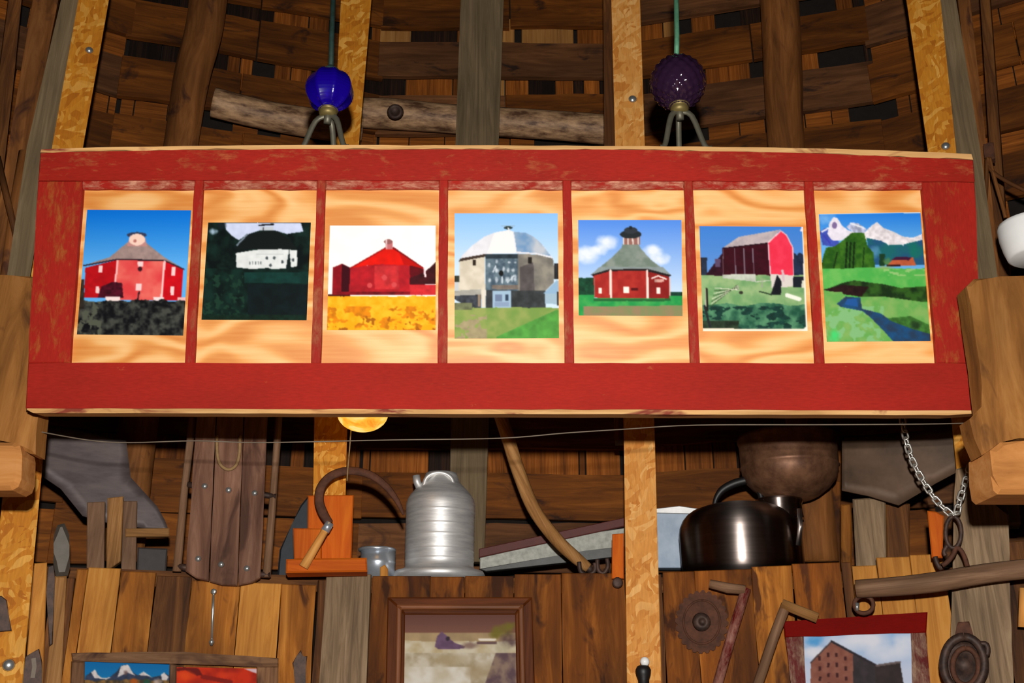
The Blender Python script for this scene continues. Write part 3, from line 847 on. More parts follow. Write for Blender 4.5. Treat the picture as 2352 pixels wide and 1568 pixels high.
def photo5(c):
    c.grad(375, (84, 142, 236), 950, (196, 220, 248))
    for a in ((370, 560, 110, 70), (210, 660, 120, 80), (740, 630, 120, 60), (300, 620, 90, 50), (800, 690, 90, 60)): c.soft(*a, (236, 242, 252), .95)
    c.put((c.X < 270) & (c.Y > 848 + 14 * (fbm(c.X, c.Y, 30, 2) - .5)) & (c.Y < 990), (22, 66, 44), n=.4, sc=25)
    c.put((c.X > 885) & (c.Y > 962) & (c.Y < 1000), (26, 70, 56), n=.3)
    c.poly([(240, 822), (400, 690), (490, 600), (500, 570), (630, 570), (650, 610), (730, 700), (900, 828), (700, 782), (390, 786)], (112, 128, 116), c2=(138, 148, 140), sc=60)
    c.poly([(240, 822), (310, 760), (830, 760), (900, 828), (700, 776), (390, 782)], (136, 148, 148), n=.08)
    c.poly([(240, 822), (390, 778), (700, 774), (900, 826), (880, 840), (690, 792), (400, 794), (260, 838)], (34, 26, 28))
    c.rect(500, 490, 640, 575, (150, 104, 96), n=.1)
    for x in (505, 540, 580, 625): c.line(x, 495, x + 4, 570, 11, (226, 214, 206))
    c.ell(565, 492, 88, 34, (36, 42, 46)); c.ell(565, 460, 56, 28, (48, 54, 62)); c.ell(565, 438, 16, 14, (30, 36, 40))
    c.poly([(262, 830), (400, 792), (690, 792), (880, 838), (886, 1020), (705, 1040), (405, 1032), (265, 1005)], (160, 36, 32), c2=(178, 48, 40), sc=50)
    c.put(c.pm([(700, 795), (880, 838), (886, 1020), (705, 1040)]), (136, 28, 26), n=.1)
    c.line(400, 790, 405, 1028, 20, (244, 224, 214)); c.line(700, 790, 706, 1042, 18, (240, 222, 214)); c.line(884, 850, 888, 1015, 8, (220, 190, 180)); c.line(268, 850, 268, 1000, 6, (170, 120, 110))
    c.rect(303, 928, 327, 976, (250, 236, 226)); c.rect(508, 920, 552, 972, (252, 240, 230)); c.rect(775, 928, 806, 978, (250, 236, 230)); c.rect(570, 932, 625, 950, (80, 10, 14))
    c.line(738, 852, 790, 832, 12, (246, 232, 228)); c.line(790, 832, 856, 858, 12, (246, 232, 228)); c.rect(760, 860, 840, 882, (200, 150, 140), n=.3)
    c.put(c.Y > 1015 + (c.X > 880) * -22 + (c.X < 265) * -30, (36, 150, 74), c2=(70, 170, 84), sc=60)
    c.put((c.Y > 1082 - (c.X - 135) * .01) & (c.X > 180), (150, 128, 96), c2=(126, 138, 90), sc=70)
    c.put((c.X > 260) & (c.X < 890) & (c.Y > 1018) & (c.Y < 1034 + 10 * fbm(c.X, c.Y, 30, 2)), (34, 100, 52))
def photo6(c):
    c.grad(425, (62, 128, 216), 900, (104, 150, 214))
    c.put((c.X > 1890) & (c.Y > 640 + 80 * (fbm(c.X, c.X * 0, 40, 3) - .3)), (32, 42, 66), n=.3, sc=25)
    c.put((c.X < 1190) & (c.Y > 680), (40, 50, 70), n=.3)
    c.poly([(1310, 610), (1450, 512), (1795, 452), (1700, 555), (1685, 568)], (176, 164, 170), c2=(196, 182, 184), sc=40)
    c.poly([(1175, 830), (1320, 640), (1330, 830)], (48, 14, 30), n=.3); c.rect(1255, 690, 1300, 760, (90, 70, 100))
    c.poly([(1315, 605), (1692, 562), (1712, 880), (1590, 880), (1590, 822), (1315, 822)], (56, 8, 22), n=.2, sc=30)
    for x in (1415, 1490, 1565): c.line(x, 610, x + 10, 815, 9, (124, 112, 124))
    c.line(1318, 606, 1692, 563, 8, (30, 10, 20)); c.line(1322, 610, 1322, 815, 6, (110, 90, 100))
    c.poly([(1690, 560), (1795, 465), (1840, 500), (1890, 600), (1898, 828), (1706, 815)], (242, 58, 86), c2=(236, 48, 76), sc=40)
    c.line(1690, 560, 1795, 463, 9, (250, 210, 220)); c.line(1795, 463, 1842, 500, 9, (240, 190, 200)); c.line(1842, 500, 1892, 600, 9, (236, 190, 200)); c.line(1690, 562, 1708, 815, 9, (236, 200, 210)); c.line(1892, 600, 1898, 830, 8, (246, 196, 206))
    c.under(826, (150, 182, 126), 14, 80, 5, c2=(112, 160, 104), nsc=70)
    c.poly([(1706, 815), (1898, 828), (1892, 920), (1720, 930)], (222, 212, 206)); c.poly([(1318, 820), (1590, 815), (1590, 880), (1318, 850)], (190, 196, 182), n=.12)
    c.rect(1895, 840, 1990, 925, (26, 30, 40)); c.rect(1965, 868, 1990, 930, (220, 220, 200))
    c.poly([(1765, 820), (1800, 880), (1795, 985), (1710, 990), (1740, 900)], (22, 22, 30), n=.3); c.line(1808, 790, 1818, 870, 20, (214, 190, 196))
    c.line(1845, 990, 1945, 1022, 34, (240, 244, 230))
    c.put((c.Y > 1060 + 60 * (fbm(c.X, c.X * 0, 140, 8) - .5)), (34, 84, 64), c2=(86, 142, 104), sc=60)
    c.put((c.Y > 1080) & (fbm(c.X, c.Y * 1.7, 70, 15) > .54), (22, 58, 50), n=.3)
    c.put((c.Y > 1200) & (c.X < 1450), (40, 54, 38), n=.5, sc=30)
    for i in range(8):
        c.line(1215 + i * 6, 1085 - i * 22, 1440 + i * 2, 905 + i * 6, 6, (222, 222, 200) if i % 2 else (60, 80, 50))
    c.line(1185, 940, 1190, 1110, 22, (30, 26, 20)); c.line(1178, 940, 1180, 1080, 8, (190, 190, 170)); c.line(1170, 1080, 1215, 1250, 18, (34, 38, 40))
    c.line(1620, 960, 1720, 985, 10, (40, 60, 40)); c.ell(1468, 968, 16, 14, (50, 50, 40)); c.line(1590, 880, 1700, 870, 6, (210, 210, 200)); c.line(1640, 850, 1640, 920, 8, (160, 160, 150))
    e = 14
    c.put((c.Y > 1262 + (c.X - 1160) * .003), (250, 236, 214))
    c.put((c.X - 1975 + (c.Y - 430) * -.041 > -9), (250, 238, 222))
    c.put((c.X + c.Y * .3 > 2092) & (c.Y < 470), (240, 232, 246)); c.put((c.X + c.Y > 3245), (250, 244, 230))
def photo7(c):
    c.grad(320, (36, 128, 232), 560, (104, 176, 240))
    c.soft(170, 360, 90, 60, (150, 200, 246), .7)
    c.poly([(115, 470), (160, 440), (240, 470), (290, 600), (140, 580)], (66, 84, 186), n=.15)
    c.poly([(180, 490), (195, 400), (230, 350), (262, 358), (300, 420), (345, 455), (405, 478), (330, 520), (290, 545), (215, 540)], (238, 232, 246), n=.08, sc=25); c.ell(238, 418, 20, 28, (130, 110, 160))
    c.line(135, 470, 190, 440, 14, (230, 234, 250)); c.line(150, 500, 200, 560, 16, (60, 66, 180))
    c.poly([(335, 432), (375, 395), (430, 400), (500, 448), (470, 500), (380, 470)], (180, 186, 216), n=.3, sc=18); c.line(370, 402, 480, 440, 12, (236, 240, 250))
    c.poly([(470, 490), (540, 420), (585, 392), (640, 440), (720, 470), (800, 510), (880, 520), (955, 490), (955, 560), (800, 590), (640, 570), (500, 540)], (234, 226, 232), n=.16, sc=24)
    c.poly([(500, 520), (620, 545), (690, 580), (800, 575), (960, 535), (985, 740), (540, 740)], (28, 104, 110), c2=(36, 84, 128), sc=90)
    c.line(640, 540, 680, 578, 8, (230, 236, 244)); c.line(740, 540, 800, 580, 8, (230, 236, 244)); c.soft(565, 640, 60, 60, (90, 150, 190), .8); c.soft(900, 620, 90, 70, (20, 120, 96), .7)
    c.poly([(120, 800), (140, 690), (170, 600), (240, 590), (300, 545), (380, 478), (480, 480), (510, 590), (555, 640), (570, 770)], (36, 84, 22), c2=(64, 116, 32), sc=45)
    for x in (340, 370, 400): c.line(x, 560, x - 10, 770, 14, (18, 40, 16))
    c.line(260, 640, 230, 770, 12, (22, 50, 16)); c.line(480, 600, 470, 770, 10, (24, 56, 20))
    c.rect(605, 650, 650, 750, (26, 60, 36)); c.soft(670, 715, 40, 40, (96, 140, 70), .9)
    c.under(768, (78, 178, 78), 14, 180, 2, c2=(110, 190, 92), nsc=70)
    c.poly([(660, 755), (720, 690), (880, 678), (905, 745)], (190, 92, 58), n=.15); c.poly([(705, 700), (740, 676), (870, 678), (850, 704)], (66, 24, 56)); c.rect(665, 738, 780, 756, (50, 22, 26)); c.soft(650, 765, 90, 16, (150, 180, 100), .8)
    c.put((c.Y > 775) & (c.Y < 830) & (c.X > 640) & (fbm(c.X, c.Y * 3, 70, 3) > .5), (150, 200, 120))
    c.poly([(140, 945), (200, 930), (300, 890), (400, 868), (520, 885), (640, 900), (780, 930), (1000, 915), (1015, 1045), (880, 1050), (760, 1020), (600, 1000), (440, 1002), (320, 980)], (24, 46, 20), c2=(50, 92, 32), sc=50)
    c.poly([(150, 945), (300, 905), (520, 920), (460, 1000), (330, 985)], (40, 22, 22), n=.3)
    c.put(c.pm([(150, 955), (300, 965), (330, 1010), (440, 1005), (640, 1000), (1000, 1050), (1040, 1380), (160, 1380)]), (104, 172, 84), c2=(132, 180, 96), sc=60)
    c.put((c.Y > 1080) & (c.X < 640) & (fbm(c.X, c.Y, 60, 4) > .5), (132, 190, 126)); c.soft(240, 1330, 60, 80, (70, 220, 120), .9)
    c.put(c.pm([(640, 1180), (860, 1160), (1010, 1230), (1025, 1310), (900, 1280)]), (60, 112, 46), n=.4, sc=35)
    c.poly([(255, 1060), (330, 1000), (450, 1010), (462, 1100), (620, 1140), (700, 1200), (860, 1260), (1030, 1310), (1030, 1375), (725, 1375), (640, 1280), (540, 1180), (470, 1120), (290, 1085)], (30, 80, 128), c2=(40, 62, 90), sc=60)
    c.poly([(340, 1020), (420, 1020), (430, 1085), (320, 1065)], (34, 88, 158)); c.soft(900, 1240, 60, 40, (30, 50, 30), .8)
    c.put(c.Y < 326 - (c.X - 110) * .012, (226, 236, 240))

PHOTOS = [(C4, [(215, 290), (1065, 295), (1000, 1320), (130, 1310)], photo1, 'photo of a red octagonal barn with grey roof above dark bushes'),
          (C4, [(1205, 395), (2045, 395), (2010, 1195), (1150, 1190)], photo2, 'dark photo of a white round barn among black-green trees'),
          (C5, [(135, 420), (1000, 420), (1000, 1275), (110, 1275)], photo3, 'photo of a red round barn behind a yellow field, white sky'),
          (C5, [(1155, 320), (2000, 320), (2010, 1340), (1155, 1345)], photo4, 'photo of a grey many-sided barn with pale metal roof and lettering'),
          (C6, [(135, 375), (980, 375), (990, 1160), (140, 1155)], photo5, 'photo of a red polygonal barn with green-grey roof and cupola'),
          (C6, [(1128, 425), (1975, 430), (2014, 1282), (1158, 1284)], photo6, 'photo of a gabled barn with a bright pink-red end wall'),
          (C7, [(110, 325), (940, 310), (1025, 1365), (175, 1370)], photo7, 'photo of snowy mountains over a green meadow with a stream')]
for crop, corners, fn, lab in PHOTOS:
    o = make_print('photograph', crop, corners, ply_rec.off(.0012), fn)
    tag(o, lab, 'photo', 'photographs on the red panel')

# ------------------------------------------------------------------ timbers at both ends of the panel
def vplane(Y): return Plane((0, Y, 0), (0, -1, 0))
tl = vplane(2.035)
t = thing('hewn_timber', tl.hit(-300, 1150), 'hewn timber beam ends butting the panel beside the mouldboard blade', 'timber', 'timbers carrying the photo panel')
plate('upper_beam', rough([(-420, 628), (-100, 630), (75, 633), (84, 800), (88, 950), (79, 1042), (66, 1040), (48, 1030), (28, 1009), (-420, 1006)], 40, 1.2), tl, .05, M['timber'], t, 'v', .006)
plate('lower_beam', [(-420, 1012), (30, 1014), (42, 1020), (47, 1044), (45, 1098), (38, 1116), (24, 1124), (-420, 1128)], tl.off(.02), .07, M['timber_end'], t, 'u', .008)
a = tl.hit(-330, 1128); bar('post', Vector((a.x, a.y, 0)), Vector((a.x, a.y, a.z + .02)), .14, .1, Vector((0, -1, 0)), M['timber'], t)
tr = vplane(1.83)
t = thing('hewn_timber', tr.hit(2700, 1150), 'hewn timber beam ends overlapping the panel below the white lamp', 'timber', 'timbers carrying the photo panel')
plate('upper_beam', rough([(2223, 655), (2240, 638), (2352, 633), (2800, 620), (2800, 1004), (2300, 1007), (2275, 1032), (2258, 1044), (2240, 1003), (2230, 960), (2262, 938), (2250, 835)], 40, 1.2), tr, .052, M['timber'], t, 'v', .006)
plate('lower_beam', [(2278, 1032), (2302, 1013), (2352, 1012), (2800, 1008), (2800, 1134), (2296, 1133), (2286, 1124), (2280, 1090)], tr.off(.02), .1, M['timber_end'], t, 'u', .008)
a = tr.hit(2690, 1130); bar('post', Vector((a.x, a.y + .03, 0)), Vector((a.x, a.y + .03, a.z + .02)), .14, .08, Vector((0, -1, 0)), M['timber'], t)

# ------------------------------------------------------------------ lightning rods with glass balls on the panel's shelf
rp = vplane(1.945)
ztop = PP.hit(1176, 333).z + .012 + .085 * math.tan(T_LEAN)
def sphere_mesh(name, r, kind, seg=84, rings=56):
    bm = bmesh.new()
    rows = []
    for i in range(rings + 1):
        th = math.pi * i / rings
        row = []
        for j in range(seg):
            ph = 2 * math.pi * j / seg
            rr = r
            if kind == 'quilt':
                rr *= 1 + .06 * (abs(math.sin(7 * ph + 7 * th)) * abs(math.sin(7 * ph - 7 * th))) - .02
            elif kind == 'ribbed':
                rr *= 1 + .008 * math.cos(th * 40)
                ph8 = (ph + math.pi / 8) % (math.pi / 4) - math.pi / 8
                rr *= .965 / max(.93, math.cos(ph8)) if abs(th - math.pi / 2) < 1.2 else 1
            row.append(Vector((rr * math.sin(th) * math.cos(ph), rr * math.sin(th) * math.sin(ph), rr * math.cos(th) * (1.02 if kind == 'quilt' else .98))))
        rows.append(row)
    vt = [[bm.verts.new(p) for p in row] for row in rows[1:-1]]
    top = bm.verts.new(rows[0][0]); bot = bm.verts.new(rows[-1][0])
    for a_, b_ in zip(vt[:-1], vt[1:]):
        for j in range(seg):
            bm.faces.new((a_[j], b_[j], b_[(j + 1) % seg], a_[(j + 1) % seg]))
    for j in range(seg):
        bm.faces.new((top, vt[0][j], vt[0][(j + 1) % seg])); bm.faces.new((bot, vt[-1][(j + 1) % seg], vt[-1][j]))
    return mesh_from_bm(bm, name, True)
def lightning_rod(px, py, rpx, top_px, glass, kind, rodm, legm, label, legs):
    c = rp.hit(px, py); r = rpx / rp.ppm(px, py)
    root = thing('lightning_rod', Vector((c.x, c.y, ztop)), label, 'lightning rod', 'lightning rods on top of the panel')
    Mx = Matrix.Translation(c)
    link('glass_ball', sphere_mesh('glass_ball', r, kind), Mx, glass, root)
    tp = rp.hit(*top_px)
    tube('rod', [c + UP * (r * .95), c + (tp - c) * .4 + UP * .0, tp], .0058, rodm, root, 10)
    lathe('top_cap', c + UP * (r * .9), UP, [(0, .016), (.006, .018), (.012, .01), (.016, .007)], rodm, root, 20)
    lathe('collar', c - UP * (r * 1.28), UP, [(0, .017), (.01, .02), (.02, .016), (r * .3, .022), (r * .36, .02)], M['brass'], root, 20)
    hub = c - UP * (r * 1.22)
    for ang, sp_ in legs:
        d = Vector((math.cos(ang), math.sin(ang), 0))
        tube('leg', [hub, hub + d * sp_ * .5 - UP * .014, Vector((c.x, c.y, ztop + .012)) + d * sp_ * .95, Vector((c.x, c.y, ztop + .004)) + d * (sp_ * 1.25)],
             [.007, .0065, .006, .005], legm, root, 8, .7, 4)
    lathe('base_rod', Vector((c.x, c.y, hub.z - .02)), UP, [(0, .008), (.03, .009)], legm, root, 12)
    return root
lightning_rod(757, 208, 54, (768, -70), M['blue_glass'], 'ribbed', M['patina_dark'], M['pewter'], 'lightning rod with a cobalt blue ribbed glass ball', [(math.radians(178), .052), (math.radians(-20), .044), (math.radians(70), .04)])
lightning_rod(1557, 190, 63, (1552, -70), M['purple_glass'], 'quilt', M['patina'], M['pewter'], 'lightning rod with a purple quilted glass ball and green rod', [(math.radians(200), .042), (math.radians(-12), .05), (math.radians(90), .04)])

# ------------------------------------------------------------------ amber lamp behind the panel
lp = facet(2.56, -.45)
c = lp.hit(833, 950)
q = lp.ppm(833, 950)
lamp = thing('wall_lamp', c, 'glowing amber glass bowl lamp showing below the red panel', 'lamp')
h_ = c.z - lp.hit(833, 990).z
prof = [(-h_ * 1.0, 0)] + [(-h_ * math.cos(a), 58 / q * math.sin(a)) for a in [i * math.pi / 2 / 9 for i in range(1, 10)]] + [(h_ * .9, 62 / q), (h_ * 1.6, 50 / q), (h_ * 2.0, 26 / q)]
lathe('shade', c, UP, prof, M['amber'], lamp, 36)
lathe('cap', c + UP * (h_ * 1.95), UP, [(0, .03), (.02, .03), (.03, .012), (.06, .01)], M['brass'], lamp, 20)
arm_end = facet(R_ST, -.5).hit(785, 860)
tube('arm', [c + UP * (h_ * 1.95 + .05), c + UP * (h_ * 1.95 + .09) - lp.n * .06, arm_end], .008, M['brass'], lamp, 8, None, 4)
tube('pull_string', [lp.hit(806, 988), lp.hit(803, 1030), lp.hit(799, 1075), lp.hit(797, 1104)], .0016, M['rope'], lamp, 6)

# ------------------------------------------------------------------ wires and chain below the panel
wp = vplane(2.06)
tag(tube('wire', [wp.hit(*p) for p in [(60, 985), (200, 1010), (300, 1016), (450, 1012), (600, 1016), (900, 1010), (1150, 1006), (1300, 994), (1440, 985), (1600, 976), (1900, 975), (2160, 973), (2290, 968)]], .0013, M['wire'], None, 6, None, 5),
    'thin grey wire strung across just below the red panel', 'wire')
def chain(name, path, pl, pitch, wid, r, mat, label, cat):
    P = smooth_path([pl.hit(*p) for p in path], 24)
    root = thing(name, P[-1], label, cat)
    acc, last, me, n = 0, P[0], None, 0
    bm = bmesh.new()
    ring = []
    L, w_ = pitch * 1.42, wid
    pts = []
    for i in range(20):
        a_ = 2 * math.pi * i / 20
        pts.append(Vector((math.copysign(max(0, L / 2 - w_ / 2), math.cos(a_)) + math.cos(a_) * w_ / 2, math.sin(a_) * w_ / 2, 0)))
    sides = 6
    rings = []
    for i, p in enumerate(pts):
        tt = (pts[(i + 1) % 20] - pts[i - 1]).normalized(); s_ = tt.cross(Vector((0, 0, 1)))
        rings.append([bm.verts.new(p + (s_ * math.cos(b) + Vector((0, 0, 1)) * math.sin(b)) * r) for b in [2 * math.pi * k / sides for k in range(sides)]])
    for i in range(20):
        for k in range(sides):
            bm.faces.new((rings[i][k], rings[i][(k + 1) % sides], rings[(i + 1) % 20][(k + 1) % sides], rings[(i + 1) % 20][k]))
    me = mesh_from_bm(bm, 'link', True); me.materials.append(mat)
    for p0, p1 in zip(P[:-1], P[1:]):
        acc += (p1 - p0).length
        if acc >= pitch:
            d = p1 - last
            zz = pl.n if n % 2 else pl.n.cross(d.normalized()) + pl.n * .75
            link('link', me, frame((p1 + last) / 2, d, zz), None, root)
            last = p1; acc = 0; n += 1
    return root
cpn = facet(2.6, 1.3)
chain('chain', [(2070, 940), (2079, 1000), (2092, 1048), (2114, 1094), (2145, 1142), (2172, 1170), (2194, 1184), (2204, 1150), (2216, 1112), (2228, 1072), (2240, 1040)], cpn, .0165, .0125, .0026, M['chain'],
      'silver link chain hanging in a loop from under the panel', 'chain')

# ------------------------------------------------------------------ items on the sill and plank wall
def pot(name, px, prof, pl, mat, parent=None, seg=40, to_sill=False):
    y0 = prof[0][0]
    base = pl.hit(px, y0)
    pr = [(pl.hit(px, y).z - base.z, hw / pl.ppm(px, y)) for y, hw in prof]
    lo = SILL_Z + .001 - base.z
    pr = [(max(h, lo + .0004 * i) if to_sill else h, r) for i, (h, r) in enumerate(pr)]
    if pr[0][1] > 0: pr = [(pr[0][0], 0)] + pr
    if pr[-1][1] > 0: pr = pr + [(pr[-1][0], 0)]
    return lathe(name, base, UP, pr, mat, parent, seg)
def single(o, label, cat, group=None): return tag(o, label, cat, group)

def dish_plate(name, pts, pl, thick, mat, dish, parent=None, grain='auto'):
    o = plate(name, pts, pl, thick, mat, parent, grain, 0)
    bm = bmesh.new(); bm.from_mesh(o.data)
    bmesh.ops.triangulate(bm, faces=bm.faces[:])
    bmesh.ops.subdivide_edges(bm, edges=bm.edges[:], cuts=4, use_grid_fill=True)
    mx = max(v.co.length for v in bm.verts)
    for v in bm.verts: v.co.z += dish * ((v.co.x * .8 + v.co.y * .4) / mx) ** 2 - dish * .25 * (v.co.y / mx)
    bm.to_mesh(o.data); bm.free()
    o.data.polygons.foreach_set('use_smooth', [abs(p.normal.z) > .5 for p in o.data.polygons])
    return o

# galvanised jug
jp = facet(2.95, -.1)
jug = thing('metal_jug', jp.hit(1008, 1330), 'ribbed grey metal jug with loop handle and flanged foot', 'jug')
body = [(1334, 104), (1322, 106), (1314, 102), (1309, 84), (1303, 79)]
for y in (1290, 1268, 1236, 1212, 1180):
    body += [(y + 4, 79), (y + 2, 79), (y, 79.9), (y - 2, 79), (y - 4, 79)]
body += [(1160, 79), (1148, 76), (1138, 70), (1126, 60), (1114, 48), (1106, 42), (1094, 38), (1088, 36)]
pot('body', 1008, body, jp, M['galv'], jug, 48, True)
tube('handle', [jp.off(.045).hit(*p) for p in [(973, 1118), (978, 1100), (990, 1089), (1008, 1085), (1026, 1089), (1038, 1100), (1042, 1118)]], .0062, M['galv'], jug, 8, None, 4)
tube('spout', [jp.off(.02).hit(966, 1126), jp.off(.03).hit(958, 1106), jp.off(.03).hit(956, 1092)], .011, M['galv'], jug, 10)

# stainless pail with strainer
pp_ = facet(2.99, .95)
pail = thing('milk_pail', pp_.hit(1707, 1312), 'squat stainless milking pail with black bail handle', 'pail')
pot('body', 1707, [(1322, 130), (1312, 136), (1300, 139), (1228, 139), (1212, 137), (1196, 130), (1184, 120), (1174, 106), (1166, 84), (1160, 60)], pp_, M['steel'], pail, 56, True)
pot('neck', 1792, [(1192, 54), (1176, 52), (1160, 51), (1153, 54), (1148, 53), (1146, 49)], pp_.off(.02), M['steel'], pail, 36)
tube('handle', [pp_.off(.03).hit(*p) for p in [(1640, 1182), (1643, 1150), (1658, 1126), (1684, 1111), (1712, 1103), (1728, 1101), (1738, 1112), (1748, 1140), (1752, 1160)]], [.006, .007, .011, .012, .012, .009, .008, .008, .008], M['black'], pail, 10, None, 4)
tube('side_spout', [pp_.off(.1).hit(1836, 1168), pp_.off(.1).hit(1838, 1210), pp_.off(.09).hit(1834, 1252)], .007, M['steel'], pail, 8)
fp_ = facet(2.97, 1.0)
fn = pot('funnel', 1820, [(1147, 44), (1144, 52), (1138, 64), (1122, 86), (1104, 102), (1086, 108), (1076, 109), (1073, 112), (1069, 110), (1022, 110), (1012, 113), (1004, 113), (1003, 108), (1020, 104)], fp_, M['funnel'], None, 44)
single(fn, 'brown bowl-shaped milk strainer funnel standing on the pail', 'funnel')

# pale tin box beside the post
bp = facet(3.2, .8)
tb = thing('tin_box', bp.hit(1565, 1312), 'pale blue-grey tin box behind the stainless pail', 'box')
plate('body', [(1500, 1176), (1612, 1180), (1606, 1304), (1502, 1304)], bp, .05, M['galv_light'], tb, 'v')
plate('lid', [(1498, 1168), (1560, 1161), (1622, 1170), (1622, 1181), (1498, 1178)], bp.off(.006), .06, M['galv'], tb, 'u')

# boards and blocks behind
single(plate('leaning_board', [(1848, 1140), (1908, 1100), (1930, 1106), (1932, 1325), (1852, 1325)], facet(3.22, 1), .022, M['plank_red'], None, 'v'), 'red-brown board leaning behind the strainer funnel', 'board')
for pts, m, R, lab, d in (([(1931, 1158), (1956, 1156), (1956, 1310), (1931, 1310)], 'plank', 2.93, 'narrow brown wood block beside the wide grey block', .1),
                      ([(1958, 1145), (2034, 1141), (2036, 1310), (1970, 1330), (1966, 1296)], 'plank_grey', 2.9, 'wide grey weathered block under the brown steel sheet', .12),
                      ([(2034, 1152), (2090, 1156), (2090, 1310), (2037, 1310)], 'plank_dark', 2.95, 'dark wood block between the grey block and orange handle', .1)):
    single(plate('wood_block', pts, facet(R, 1.2), d, M[m], None, 'v', .004), lab, 'block', 'wood blocks under the brown steel sheet')
single(dish_plate('steel_sheet', [(1934, 1012), (2020, 1002), (2110, 992), (2226, 976), (2244, 1062), (2150, 1110), (2064, 1162), (1995, 1142), (1934, 1132)], facet(2.86, 1.2), .006, M['blade_brown'], .05), 'brown wing-shaped steel sheet hung over the wood blocks', 'metal sheet')
single(dish_plate('plough_mouldboard', [(56, 1086), (70, 1030), (92, 975), (180, 986), (290, 1012), (296, 1060), (300, 1096), (330, 1130), (360, 1164), (378, 1196), (386, 1218), (330, 1214), (240, 1200), (190, 1186), (140, 1124), (92, 1092)], facet(2.93, -1.2), .008, M['blade'], .06), 'large grey steel mouldboard blade with pointed lower tail', 'blade')

# bracket of three upright pieces
kp = facet(2.86, -1.1)
br = thing('wooden_bracket', kp.hit(258, 1306), 'upright wooden bracket of three slats with a side arm', 'bracket')
plate('slat', [(200, 1153), (241, 1151), (239, 1312), (199, 1312)], kp, .03, M['handle_grey'], br, 'v')
plate('slat', [(247, 1143), (283, 1139), (277, 1288), (244, 1312)], kp.off(.015), .04, M['handle'], br, 'v')
plate('slat', [(282, 1150), (315, 1150), (312, 1312), (278, 1312)], kp, .03, M['handle_grey'], br, 'v')
plate('arm', [(288, 1213), (389, 1212), (389, 1231), (288, 1232)], kp.off(.01), .02, M['handle'], br, 'u')
single(plate('grey_box', [(316, 1256), (385, 1259), (380, 1330), (313, 1330)], facet(2.95, -1.1), .08, plain('slate_paint', (64, 58, 56), .7), None, 'v', .004), 'small slate grey box under the bracket arm', 'box')

# tools hanging at the outer end
hp = facet(2.74, -1.35)
hm = thing('hand_tool', hp.hit(120, 1560), 'long-handled tool with a grey iron head', 'tool')
plate('head', rough([(124, 1226), (132, 1204), (148, 1200), (159, 1226), (161, 1300), (156, 1320), (128, 1322), (122, 1290)], 20, 1), hp.off(.012), .035, plain('grey_iron', (84, 78, 70), .55, .3), hm, 'v', .008)
plate('handle', [(126, 1322), (153, 1322), (148, 1420), (140, 1600), (100, 1600), (118, 1440)], hp, .022, M['handle'], hm, 'v', .004)
plate('tongue', [(110, 1300), (124, 1296), (126, 1330), (121, 1478), (113, 1484), (106, 1360)], hp.off(.016), .012, M['iron'], hm, 'v', .002)
single(plate('batten', [(79, 1293), (108, 1291), (98, 1600), (54, 1600)], facet(2.77, -1.35), .02, M['plank_tan'], None, 'v'), 'narrow tan batten beside the strand board post', 'batten')
hg = thing('iron_plate', hp.hit(75, 1560), 'dark iron plate with a pale slot on the tan batten', 'plate')
ipl = plate('plate', rough([(57, 1508), (74, 1498), (90, 1489), (97, 1520), (97, 1600), (50, 1600)], 20, 1), hp.off(-.005), .008, M['iron'], hg, 'v', .002)
plate('slot', [(72, 1512), (82, 1510), (84, 1530), (80, 1556), (70, 1556), (74, 1532)], hp.off(-.002), .004, M['wire'], ipl, 'v', 0)
single(plate('iron_latch', [(-30, 1366), (4, 1368), (16, 1378), (20, 1410), (27, 1448), (-30, 1453)], facet(R_ST - .012, -1.5), .012, M['iron'], None, 'v'), 'dark iron latch plate on the strand board post', 'latch')

# three-plank sled with poles
sp = facet(2.765, -.75)
sl = thing('wooden_sled', sp.hit(512, 1345), 'weathered three-plank sled with rounded end and bolt heads', 'sled')
sb1 = plate('board', rough([(455, 930), (497, 930), (479, 1334), (450, 1327), (426, 1311)], 50, .8), sp, .03, M['sled'], sl, 'v', .003)
sb2 = plate('board', rough([(499.5, 930), (560, 930), (545, 1344), (510, 1343), (481, 1335)], 50, .8), sp.off(-.002), .03, M['sled'], sl, 'v', .003)
sb3 = plate('board', rough([(562.5, 930), (616, 930), (598, 1326), (580, 1337), (547, 1344)], 50, .8), sp, .03, M['sled'], sl, 'v', .003)
for x, y in ((455, 1283), (508, 1296), (567, 1305), (470, 1116), (525, 1125), (585, 1132)):
    lathe('bolt', sp.hit(x, y), sp.n, [(-.002, .008), (.003, .0075), (.006, .003), (.006, 0)], M['screw'], sb1 if x < 480 else (sb2 if x < 550 else sb3), 12)
tube('wire_loop', [sp.off(.008).hit(*p) for p in [(498, 1000), (499, 1040), (506, 1066), (524, 1078), (542, 1068), (550, 1040), (551, 1000)]], .0042, M['rope'], sb2, 8, None, 5)
for path in ([(444, 930), (436, 1020), (424, 1120), (406, 1312)], [(642, 930), (636, 1020), (628, 1130), (612, 1325)]):
    tube('side_pole', [sp.off(-.015).hit(*p) for p in path], [.01, .01, .0095, .011], M['handle_grey'], sl, 10)
for a_, b_ in (((430, 1112), (462, 1118)), ((590, 1134), (634, 1140)), ((408, 1300), (440, 1305)), ((590, 1318), (620, 1320))):
    tube('cross_pin', [sp.off(-.012).hit(*a_), sp.off(-.012).hit(*b_)], .008, M['iron'], sl, 8)

